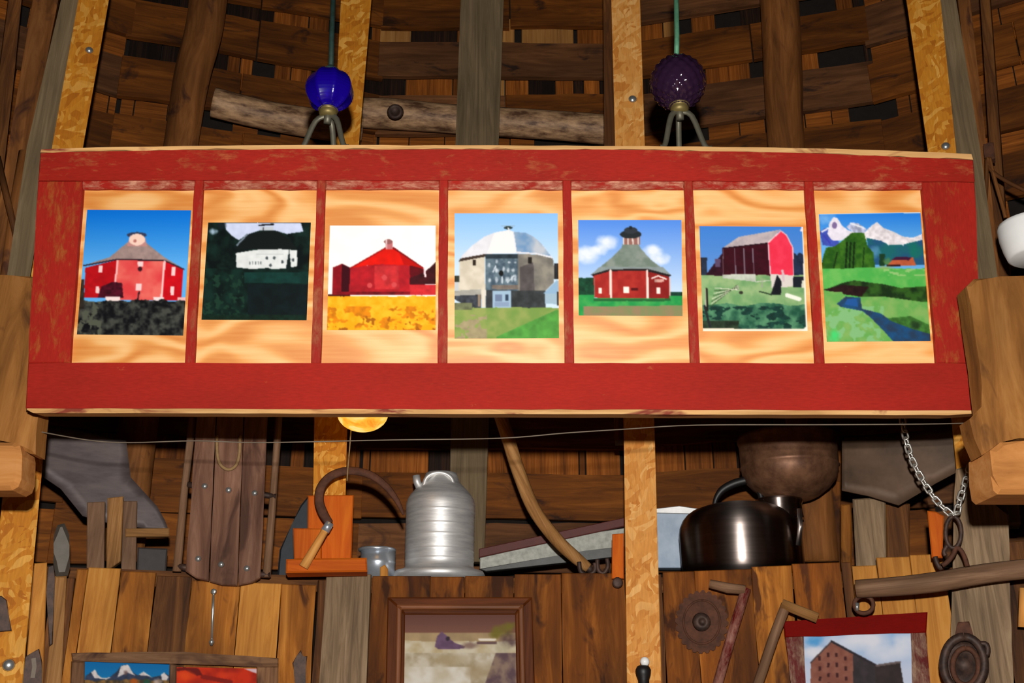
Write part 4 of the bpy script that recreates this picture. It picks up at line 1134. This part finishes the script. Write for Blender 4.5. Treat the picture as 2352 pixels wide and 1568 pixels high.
# orange jig, sickle, dark box, tin cup
og = facet(2.715, -.45)
jg = thing('wooden_stand', og.hit(750, 1314), 'orange stained wooden stand on the grey plank top', 'stand')
plate('back_board', [(707, 1137), (812, 1136), (807, 1284), (706, 1284)], og, .03, M['orange_wood'], jg, 'v', .003)
plate('side_block', [(673, 1212), (738, 1213), (738, 1284), (675, 1284)], og.off(.035), .033, M['orange_wood'], jg, 'v', .003)
plate('base', [(657, 1283), (842, 1280), (844, 1312), (656, 1315)], og.off(.07), .085, M['orange_wood'], jg, 'u', .004)
sk = thing('sickle', og.off(.08).hit(695, 1300), 'curved iron sickle with pale wooden handle propped on the orange stand', 'sickle')
spl = og.off(.082)
tube('blade', [spl.hit(*p) for p in [(757, 1202), (742, 1178), (733, 1150), (737, 1120), (756, 1096), (786, 1083), (820, 1082), (856, 1093), (888, 1118), (912, 1150), (927, 1182)]],
     [.010, .012, .012, .0115, .011, .011, .0105, .010, .009, .007, .003], M['rust'], sk, 8, .45, 5)
skh = tube('handle', [spl.hit(754, 1206), spl.hit(728, 1250), spl.hit(697, 1302)], [.009, .0105, .012], M['handle_light'], sk, 10)
lathe('ferrule', spl.hit(752, 1210), (spl.hit(757, 1202) - spl.hit(697, 1302)), [(-.012, .0115), (.012, .0105)], M['tin'], skh, 14)
single(plate('steel_case', [(636, 1330), (642, 1262), (672, 1200), (690, 1160), (706, 1140), (722, 1140), (722, 1332)], facet(2.98, -.5), .1, plain('blue_black_steel', (44, 48, 54), .6, .3), None, 'v', .005), 'blue-black sloping steel case behind the orange stand', 'case')
tc_ = facet(2.93, -.3)
cu = thing('tin_cup', tc_.hit(862, 1325), 'small shiny tin cup next to the ribbed jug', 'cup')
pot('body', 866, [(1332, 40), (1296, 40), (1292, 41.5), (1289, 40), (1266, 40)], tc_, M['tin'], cu, 36)
pot('rim', 866, [(1267, 40), (1265, 43), (1261, 43), (1259, 40)], tc_, M['tin'], cu, 36)
single(plate('wood_peg', [(873, 1302), (884, 1296), (891, 1306), (892, 1334), (873, 1334)], facet(2.85, -.3), .015, M['plank_tan'], None, 'v'), 'short tan wooden peg standing at the tin cup', 'peg')

# curved handle, trough, hooks
cp_ = facet(2.84, 0)
sc_ = thing('scythe_handle', cp_.hit(1358, 1312), 'long curved wooden scythe handle leaning down to the plank top', 'handle')
sna = tube('snath', [cp_.hit(*p) for p in [(1120, 880), (1146, 945), (1168, 1010), (1192, 1085), (1226, 1168), (1276, 1236), (1322, 1280), (1352, 1304)]], [.019, .019, .019, .019, .0185, .018, .017, .013], M['handle'], sc_, 12, None, 5)
tube('metal_tip', [cp_.hit(1346, 1298), cp_.hit(1356, 1308), cp_.hit(1362, 1316)], [.013, .010, .006], M['iron'], sna, 10)
tp_ = facet(3.06, .25)
tr_ = thing('feed_trough', tp_.hit(1240, 1310), 'slanted metal trough with a dark red upper edge', 'trough')
plate('top_edge', [(1100, 1260), (1434, 1188), (1434, 1208), (1100, 1280)], tp_.off(.01), .02, plain('dark_red_paint', (92, 40, 34), .6), tr_, 'u')
plate('side', [(1102, 1280), (1345, 1226), (1434, 1212), (1434, 1258), (1345, 1270), (1112, 1308), (1102, 1310)], tp_, .008, plain('chalky_zinc', (150, 150, 142), .6, .2, c2=(182, 182, 172), scale=60), tr_, 'u')
plate('lower_lip', [(1100, 1306), (1345, 1264), (1434, 1254), (1434, 1276), (1345, 1286), (1116, 1312)], tp_.off(.02), .03, plain('grey_zinc', (78, 78, 76), .5, .4), tr_, 'u')
ob = thing('orange_block', facet(2.79, .45).hit(1418, 1325), 'upright orange wood block with a dark peg by the pale post', 'block')
obk = plate('block', [(1406, 1226), (1433, 1224), (1433, 1328), (1405, 1328)], facet(2.79, .45), .04, M['orange_wood'], ob, 'v')
lathe('peg', facet(2.79, .45).hit(1418, 1338), facet(2.79, .45).n, [(-.02, .012), (.008, .014), (.01, .01), (.01, 0)], M['iron'], obk, 14)
hk = facet(2.82, .3)
for i, pth in enumerate(([(1330, 1290), (1334, 1312), (1350, 1320), (1366, 1310), (1366, 1292)], [(1372, 1284), (1374, 1308), (1386, 1316), (1396, 1302), (1394, 1282)])):
    single(tube('iron_hook', [hk.hit(*p) for p in pth], .006, M['iron'], None, 8, None, 5), ['open iron hook at the tip of the scythe handle', 'open iron hook between the scythe tip and orange block'][i], 'hook', 'iron hooks by the scythe tip')

# ------------------------------------------------------------------ right: post, pole, ring, orange tool
pw = facet(2.72, 1.5)
o = plate('post', rough([(2196, 1076), (2236, 1066), (2272, 1086), (2280, 1160), (2318, 1180), (2321, 1400), (2330, 1600), (2176, 1600), (2186, 1380), (2190, 1180)], 40, 1.5), pw, .05, M['plank_grey'], walls[1], 'v', .004)
o['label'] = 'wide grey weathered post'
pq = facet(2.64, 1.5)
single(tube('wooden_pole', [pq.hit(*p) for p in [(1966, 1352), (2060, 1346), (2150, 1336), (2230, 1322), (2300, 1312), (2440, 1298)]], [.021, .022, .023, .0225, .022, .022], M['handle_grey'], None, 12, None, 4), 'grey wooden pole lying across the wide grey post', 'pole')
rg = thing('iron_ring', pq.hit(2190, 1300), 'dark iron ring with two curved hooks hanging on the chain', 'ring')
pr_ = facet(2.6, 1.4)
tube('ring', [pr_.hit(2190 + 18 * math.sin(a_), 1222 - 36 * math.cos(a_)) for a_ in [2 * math.pi * i / 24 for i in range(25)]], .0048, M['iron'], rg, 8)
tube('hook', [pr_.hit(*p) for p in [(2196, 1256), (2190, 1272), (2176, 1290), (2164, 1298)]], .0055, M['rust'], rg, 8, None, 4)
tube('hook', [pr_.hit(*p) for p in [(2194, 1256), (2206, 1262), (2216, 1280), (2222, 1300)]], .0055, M['rust'], rg, 8, None, 4)
tube('hook', [pr_.hit(*p) for p in [(2176, 1252), (2168, 1266), (2172, 1276)]], .005, M['iron'], rg, 8, None, 4)
ot = thing('orange_tool', pr_.hit(2150, 1300), 'tool with a flat orange handle and iron hook end', 'tool')
po = facet(2.66, 1.35)
plate('handle', [(2130, 1172), (2150, 1174), (2168, 1184), (2165, 1280), (2140, 1280)], po, .018, M['orange_wood'], ot, 'v', .003)
tube('hook_end', [po.hit(2148, 1278), po.hit(2152, 1292), po.hit(2160, 1304), po.hit(2166, 1296)], .006, M['iron'], ot, 8, None, 4)
hr = thing('pole_eye', facet(2.62, 1.1).hit(1970, 1390), 'iron eye and pale bolt hanging from the pole end', 'hook')
tube('eye', [facet(2.66, 1.1).hit(1984 + 22 * math.sin(a_), 1388 - 20 * math.cos(a_)) for a_ in [2 * math.pi * i / 20 for i in range(21)]], .005, M['rust'], hr, 8)
tube('bolt', [facet(2.66, 1.1).hit(1969, 1384), facet(2.66, 1.1).hit(1968, 1402)], .0055, M['screw'], hr, 8)
# iron pulley low on the post
pu = facet(2.64, 1.5)
py_ = thing('iron_pulley', pu.hit(2214, 1568), 'round dark iron pulley block on the wide grey post', 'pulley')
def oval(cx, cy, rx, ry, n=28): return [pu.hit(cx + rx * math.sin(2 * math.pi * i / n), cy - ry * math.cos(2 * math.pi * i / n)) for i in range(n + 1)]
tube('rim', oval(2214, 1524, 47, 62), .0095, M['iron'], py_, 10)
tube('inner_ring', oval(2218, 1530, 30, 42), .006, M['rust'], py_, 8)
cdisc = pu.hit(2214, 1526)
lathe('wheel', cdisc - pu.n * .02, pu.n, [(0, .05), (.006, .052), (.008, .04), (.012, .016), (.016, .014), (.016, 0)], M['iron'], py_, 28)
plate('strap', rough([(2200, 1428), (2226, 1426), (2240, 1470), (2190, 1474)], 12, 1), pu.off(-.004), .012, M['rust'], py_, 'v', .003)
tube('side_eye', [pu.hit(*p) for p in [(2252, 1478), (2266, 1480), (2268, 1500), (2254, 1506)]], .006, M['iron'], py_, 8, None, 4)
single(tube('tool_handle', [facet(2.7, 2).hit(2349, 1350), facet(2.7, 2).hit(2352, 1440)], [.007, .013], M['handle_light'], None, 10), 'tapered wooden tool handle beyond the grey post', 'tool')

# ------------------------------------------------------------------ lower right: red frame, augers, saw disc
rf = facet(2.735, 1.0)
fr = thing('picture_frame', rf.hit(1965, 1590), 'flaking dark red frame around a print of a brick barn', 'frame')
plate('top_bar', rough([(1799, 1426), (2131, 1405), (2128, 1452), (1803, 1463)], 40, 1.2), rf.off(.012), .03, M['frame_red'], fr, 'u', .003)
plate('side_bar', rough([(1803, 1461), (1846, 1459), (1853, 1640), (1826, 1640)], 40, 1.2), rf.off(.008), .026, M['frame_red_worn'], fr, 'v', .003)
plate('side_bar', rough([(2092, 1451), (2128, 1450), (2142, 1640), (2099, 1640)], 40, 1.2), rf.off(.008), .026, M['frame_red_worn'], fr, 'v', .003)
def brick_barn(c):
    c.grad(1270, (150, 190, 236), 1500, (206, 216, 240))
    for a_ in ((300, 1330, 200, 70), (480, 1400, 160, 60), (60, 1400, 90, 40), (560, 1330, 90, 60)): c.soft(*a_, (236, 238, 250), .95)
    c.soft(50, 1330, 60, 40, (70, 160, 226), .8)
    c.poly([(30, 1455), (145, 1335), (265, 1395), (265, 1760), (25, 1760)], (134, 80, 66), c2=(150, 96, 80), sc=30)
    c.poly([(265, 1395), (390, 1470), (390, 1760), (265, 1760)], (58, 50, 54), n=.2); c.poly([(390, 1475), (525, 1450), (545, 1570), (545, 1760), (390, 1760)], (54, 44, 44), n=.25)
    c.line(30, 1455, 145, 1337, 8, (80, 64, 64)); c.line(145, 1337, 395, 1472, 12, (46, 40, 46)); c.line(395, 1472, 525, 1452, 12, (110, 96, 96))
    for r in range(5):
        for q_ in range(4):
            x, y = 70 + q_ * 48 + r * 2, 1420 + r * 56 - (20 if q_ in (1, 2) else 0)
            if y > 1380: c.rect(x, y, x + 14, y + 24, (66, 30, 30))
make_print('print', (1850, 920, 2.42), [(-14, 1304), (590, 1275), (606, 1740), (6, 1740)], rf.off(.002), brick_barn, fr)

sd = facet(2.785, 1.0)
sw = thing('saw_disc', sd.hit(1612, 1490), 'rusted round toothed disc on the plank wall', 'disc')
pts = []
for i in range(72):
    a_ = 2 * math.pi * i / 72; r_ = (61, 61, 56)[i % 3]
    pts.append((1612 + r_ * math.cos(a_), 1428 + 1.2 * r_ * math.sin(a_)))
dsc = plate('disc', pts, sd, .006, M['rust'], sw, 'u', 0)
lathe('hub', sd.hit(1612, 1428), sd.n, [(-.002, .024), (.006, .022), (.01, .014), (.01, .008), (.004, .007), (.004, 0)], M['iron'], dsc, 20)
tube('ridge', [sd.hit(1612 + 42 * math.sin(a_), 1428 - 50 * math.cos(a_)) for a_ in [2 * math.pi * i / 32 for i in range(33)]], .0028, M['rust'], dsc, 8)
a1 = facet(2.73, 1.0)
au = thing('hand_auger', a1.hit(1640, 1580), 'hand auger with a red painted shaft and crossbar', 'auger', 'hand augers on the plank wall')
tube('shaft', [a1.hit(1714, 1350), a1.hit(1680, 1460), a1.hit(1634, 1620)], .0125, M['handle_red'], au, 10)
tube('grip', [a1.off(.006).hit(1630, 1340), a1.off(.006).hit(1672, 1350), a1.off(.006).hit(1712, 1354)], [.011, .013, .0115], M['handle_grey'], au, 10)
a2 = facet(2.69, 1.0)
au = thing('hand_auger', a2.hit(1735, 1590), 'hand auger with a bare wooden shaft and grip over the red frame', 'auger', 'hand augers on the plank wall')
tube('shaft', [a2.hit(1806, 1388), a2.hit(1778, 1460), a2.hit(1724, 1620)], .0125, M['handle_grey'], au, 10)
tube('grip', [a2.off(.006).hit(1796, 1386), a2.off(.006).hit(1840, 1404), a2.off(.006).hit(1878, 1419)], [.012, .0125, .0125], M['handle'], au, 12)

# ------------------------------------------------------------------ lower middle: framed painting
fp2 = facet(2.775, 0)
pf = thing('framed_painting', fp2.hit(1055, 1600), 'varnished brown frame with a hazy landscape painting', 'painting')
for nm, d, m, rects in (('frame_bar', .02, 'frame_brown', [[(890, 1371), (1222, 1371), (1200, 1392), (914, 1392)], [(890, 1371), (914, 1392), (910, 1640), (884, 1640)], [(1222, 1371), (1200, 1392), (1206, 1640), (1231, 1640)]]),
                        ('bead', .026, 'frame_edge', [[(912, 1388), (1202, 1388), (1192, 1399), (922, 1399)], [(912, 1388), (922, 1399), (918, 1640), (907, 1640)], [(1202, 1388), (1192, 1399), (1197, 1640), (1208, 1640)]]),
                        ('liner', .012, 'frame_brown', [[(922, 1398), (1192, 1398), (1184, 1411), (929, 1411)], [(922, 1398), (930, 1411), (927, 1640), (917, 1640)], [(1192, 1398), (1183, 1411), (1188, 1640), (1198, 1640)]])):
    for i, r_ in enumerate(rects):
        plate(nm, r_, fp2.off(d), d + .004, M[m], pf, 'u' if i == 0 else 'v', .003)
def landscape(c):
    c.grad(1180, (104, 66, 58), 1330, (140, 96, 80))
    c.put((c.Y > 1290) & (c.Y < 1345), (176, 150, 112), n=.12, sc=60)
    c.under(1335, (196, 176, 136), 10, 70, 2, c2=(220, 210, 186), nsc=60)
    c.put((c.Y > 1400), (214, 204, 184), c2=(176, 160, 130), sc=45)
    c.put((c.Y > 1480) & (c.X < 560), (232, 226, 214), c2=(206, 194, 170), sc=70)
    c.poly([(360, 1365), (372, 1310), (400, 1282), (440, 1320), (470, 1345), (530, 1365), (520, 1378), (380, 1382)], (112, 84, 112), n=.2); c.ell(432, 1322, 12, 12, (60, 46, 60))
    c.soft(560, 1360, 60, 22, (130, 100, 90), .8); c.line(610, 1326, 694, 1326, 14, (246, 236, 220)); c.line(600, 1346, 700, 1346, 14, (110, 84, 84))
    for a_ in ((730, 1280, 70, 44), (770, 1250, 44, 30), (690, 1300, 40, 26)): c.soft(*a_, (122, 112, 44), .95)
    c.soft(770, 1330, 60, 50, (84, 60, 64), .8); c.soft(740, 1370, 50, 40, (190, 180, 150), .9)
    c.put((c.X > 640 + (1568 - c.Y) * .35) & (c.Y > 1400), (100, 76, 84), c2=(150, 126, 110), sc=40)
    c.soft(450, 1440, 130, 40, (180, 160, 124), .7); c.soft(600, 1500, 100, 60, (172, 150, 116), .8)
make_print('canvas', (850, 920, 2.42), [(188, 1182), (806, 1182), (818, 1740), (184, 1740)], fp2.off(.006), landscape, pf)

# ------------------------------------------------------------------ lower left: old window frame with two prints
lf = facet(2.775, -1.0)
ol = thing('picture_frame', lf.hit(400, 1600), 'weathered wooden frame holding mountain and red canyon prints', 'frame')
plate('top_bar', rough([(163, 1499), (420, 1496), (640, 1511), (640, 1532), (400, 1524), (166, 1518)], 40, 1.0), lf.off(.014), .026, M['frame_old'], ol, 'u', .003)
for pts_ in ([(163, 1518), (194, 1519), (192, 1640), (158, 1640)], [(389, 1523), (406, 1526), (404, 1640), (387, 1640)], [(590, 1530), (640, 1530), (638, 1640), (589, 1640)]):
    plate('side_bar', pts_, lf.off(.012), .024, M['frame_old'], ol, 'v', .003)
def peaks(c):
    c.grad(200, (0, 108, 176), 420, (10, 128, 190))
    c.poly([(130, 400), (150, 330), (210, 290), (235, 268), (265, 320), (300, 350), (370, 345), (440, 290), (480, 235), (545, 225), (590, 300), (640, 330), (690, 290), (760, 345), (840, 330), (880, 300), (930, 330), (930, 700), (130, 700)], (52, 62, 86), n=.3, sc=40)
    for p_ in ([(200, 300), (235, 268), (262, 320), (300, 350), (380, 345), (340, 365), (230, 350)], [(445, 345), (480, 238), (545, 226), (580, 290), (612, 330), (540, 300), (500, 320)], [(640, 320), (690, 290), (775, 350), (720, 330), (670, 330)], [(850, 320), (880, 298), (920, 340), (900, 380), (860, 370)]):
        c.poly(p_, (222, 214, 214), n=.12, sc=18)
    c.soft(520, 300, 26, 30, (110, 84, 84), .9); c.under(370, (70, 60, 44), 22, 60, 4, c2=(150, 110, 60), nsc=36); c.soft(600, 385, 50, 40, (190, 90, 20), .9); c.soft(820, 390, 50, 40, (200, 180, 176), .8); c.soft(720, 390, 40, 40, (20, 90, 70), .8)
make_print('print', (160, 1470, 4.055), [(140, 200), (932, 225), (926, 690), (138, 690)], lf.off(.002), peaks, ol)
def canyon(c):
    c.put(np.ones(c.X.shape, bool), (214, 50, 14), c2=(160, 30, 14), sc=120)
    c.poly([(985, 260), (1060, 250), (1200, 260), (1240, 330), (1180, 330), (1080, 280), (1000, 290)], (110, 20, 16)); c.soft(1080, 330, 110, 60, (236, 76, 20), .95); c.soft(1450, 330, 130, 40, (224, 60, 24), .9)
    c.poly([(1620, 262), (1745, 266), (1745, 310), (1690, 292)], (226, 196, 206)); c.line(1240, 340, 1500, 390, 40, (140, 26, 16))
make_print('print', (160, 1470, 4.055), [(990, 250), (1748, 262), (1744, 690), (986, 690)], lf.off(.002), canyon, ol)
single(plate('iron_hook', rough([(672, 1522), (681, 1506), (691, 1492), (694, 1508), (706, 1506), (703, 1530), (700, 1610), (678, 1610), (677, 1546)], 14, 1), facet(2.785, -.8), .016, M['iron'], None, 'v', .002), 'forked dark iron hook on the tan plank wall', 'hook')
aw = thing('metal_awl', facet(2.78, -1).hit(486, 1480), 'thin silvery metal rod hanging under the sled', 'rod')
aq = facet(2.78, -1)
tube('rod', [aq.hit(491, 1352), aq.hit(489, 1400), aq.hit(486, 1482)], [.0026, .004, .0026], M['screw'], aw, 8)
lathe('eye', aq.hit(491, 1358), aq.n, [(-.003, .007), (.003, .007), (.004, .004), (.004, 0)], M['screw'], aw, 12)
lathe('bead', aq.hit(486, 1474), UP, [(-.008, .003), (0, .007), (.008, .003)], M['screw'], aw, 12)

# ------------------------------------------------------------------ bulb holder on the pale post
sb = facet(2.70, .5)
bh = thing('bulb_holder', sb.hit(1480, 1568), 'black holder with a small white bulb on the pale post', 'bulb')
c = sb.hit(1481, 1519); q = sb.ppm(1481, 1519)
lathe('bulb', c - UP * (11 / q), UP, [(0, 0)] + [(11 / q * (1 - math.cos(a_)), 11 / q * math.sin(a_)) for a_ in [math.pi * i / 8 for i in range(1, 8)]] + [(22 / q, 0)], M['white'], bh, 16)
pot('socket', 1480, [(1600, 12), (1560, 13), (1548, 17), (1538, 18), (1530, 14), (1527, 9)], sb, M['black'], bh, 20)
tube('bracket', [sb.hit(1480, 1552) , facet(2.745, .5).hit(1480, 1556)], .006, M['black'], bh, 8)

# ------------------------------------------------------------------ outer ends above the timbers
wl = vplane(2.25)
c0, c1 = wl.hit(2388, 592), wl.hit(2376, 516)
q = wl.ppm(2370, 530)
wlamp = thing('spot_lamp', c0, 'white cup-shaped lamp shade above the hewn timber end', 'lamp')
ax = c1 - c0; hl = ax.length
lathe('shade', c0, ax, [(0, 0), (0, 60 / q), (hl * .04, 66 / q), (hl * .3, 73 / q), (hl * .6, 78 / q), (hl * .9, 80 / q), (hl, 79 / q), (hl * 1.04, 72 / q), (hl * 1.06, 0)], M['white'], wlamp, 40)
lathe('socket', c0 + ax * 1.05, ax, [(-.02, .02), (.01, .02), (.014, .012)], M['white'], wlamp, 20)
e_ = facet(3.1, 2).hit(2560, 520)
tube('arm', [c0 + ax * .7 + Vector((.03, .06, 0)), c0 + ax * .8 + Vector((.1, .2, 0)), e_], .01, M['iron'], wlamp, 8, None, 4)
xs = facet(2.86, -1.6)
single(tube('stick', [xs.hit(-6, 360), xs.hit(20, 470), xs.hit(62, 650)], [.009, .009, .008], M['plank_dark'], None, 8), 'thin dark stick crossing over the thicker one', 'stick', 'crossed sticks beside the panel')
single(tube('stick', [xs.off(-.03).hit(58, 350), xs.off(-.03).hit(38, 460), xs.off(-.03).hit(12, 650)], [.017, .016, .015], M['brown_pole'], None, 10), 'thicker dark stick crossed by a thin one', 'stick', 'crossed sticks beside the panel')
cx = facet(2.84, 1.7)
cd = thing('cable_bundle', cx.hit(2268, 340), 'brown cables spreading from a junction block beside the panel', 'cable')
plate('block', rough([(2258, 330), (2282, 326), (2286, 362), (2262, 366)], 12, 1), cx, .03, M['rust'], cd, 'v', .003)
for pth in ([(2268, 362), (2276, 390), (2310, 415), (2360, 440)], [(2272, 362), (2284, 410), (2302, 470), (2310, 500)], [(2266, 364), (2266, 420), (2262, 500), (2264, 640)]):
    tube('cable', [cx.off(.01).hit(*p) for p in pth], .0055, M['plank_dark'], cd, 8, None, 5)
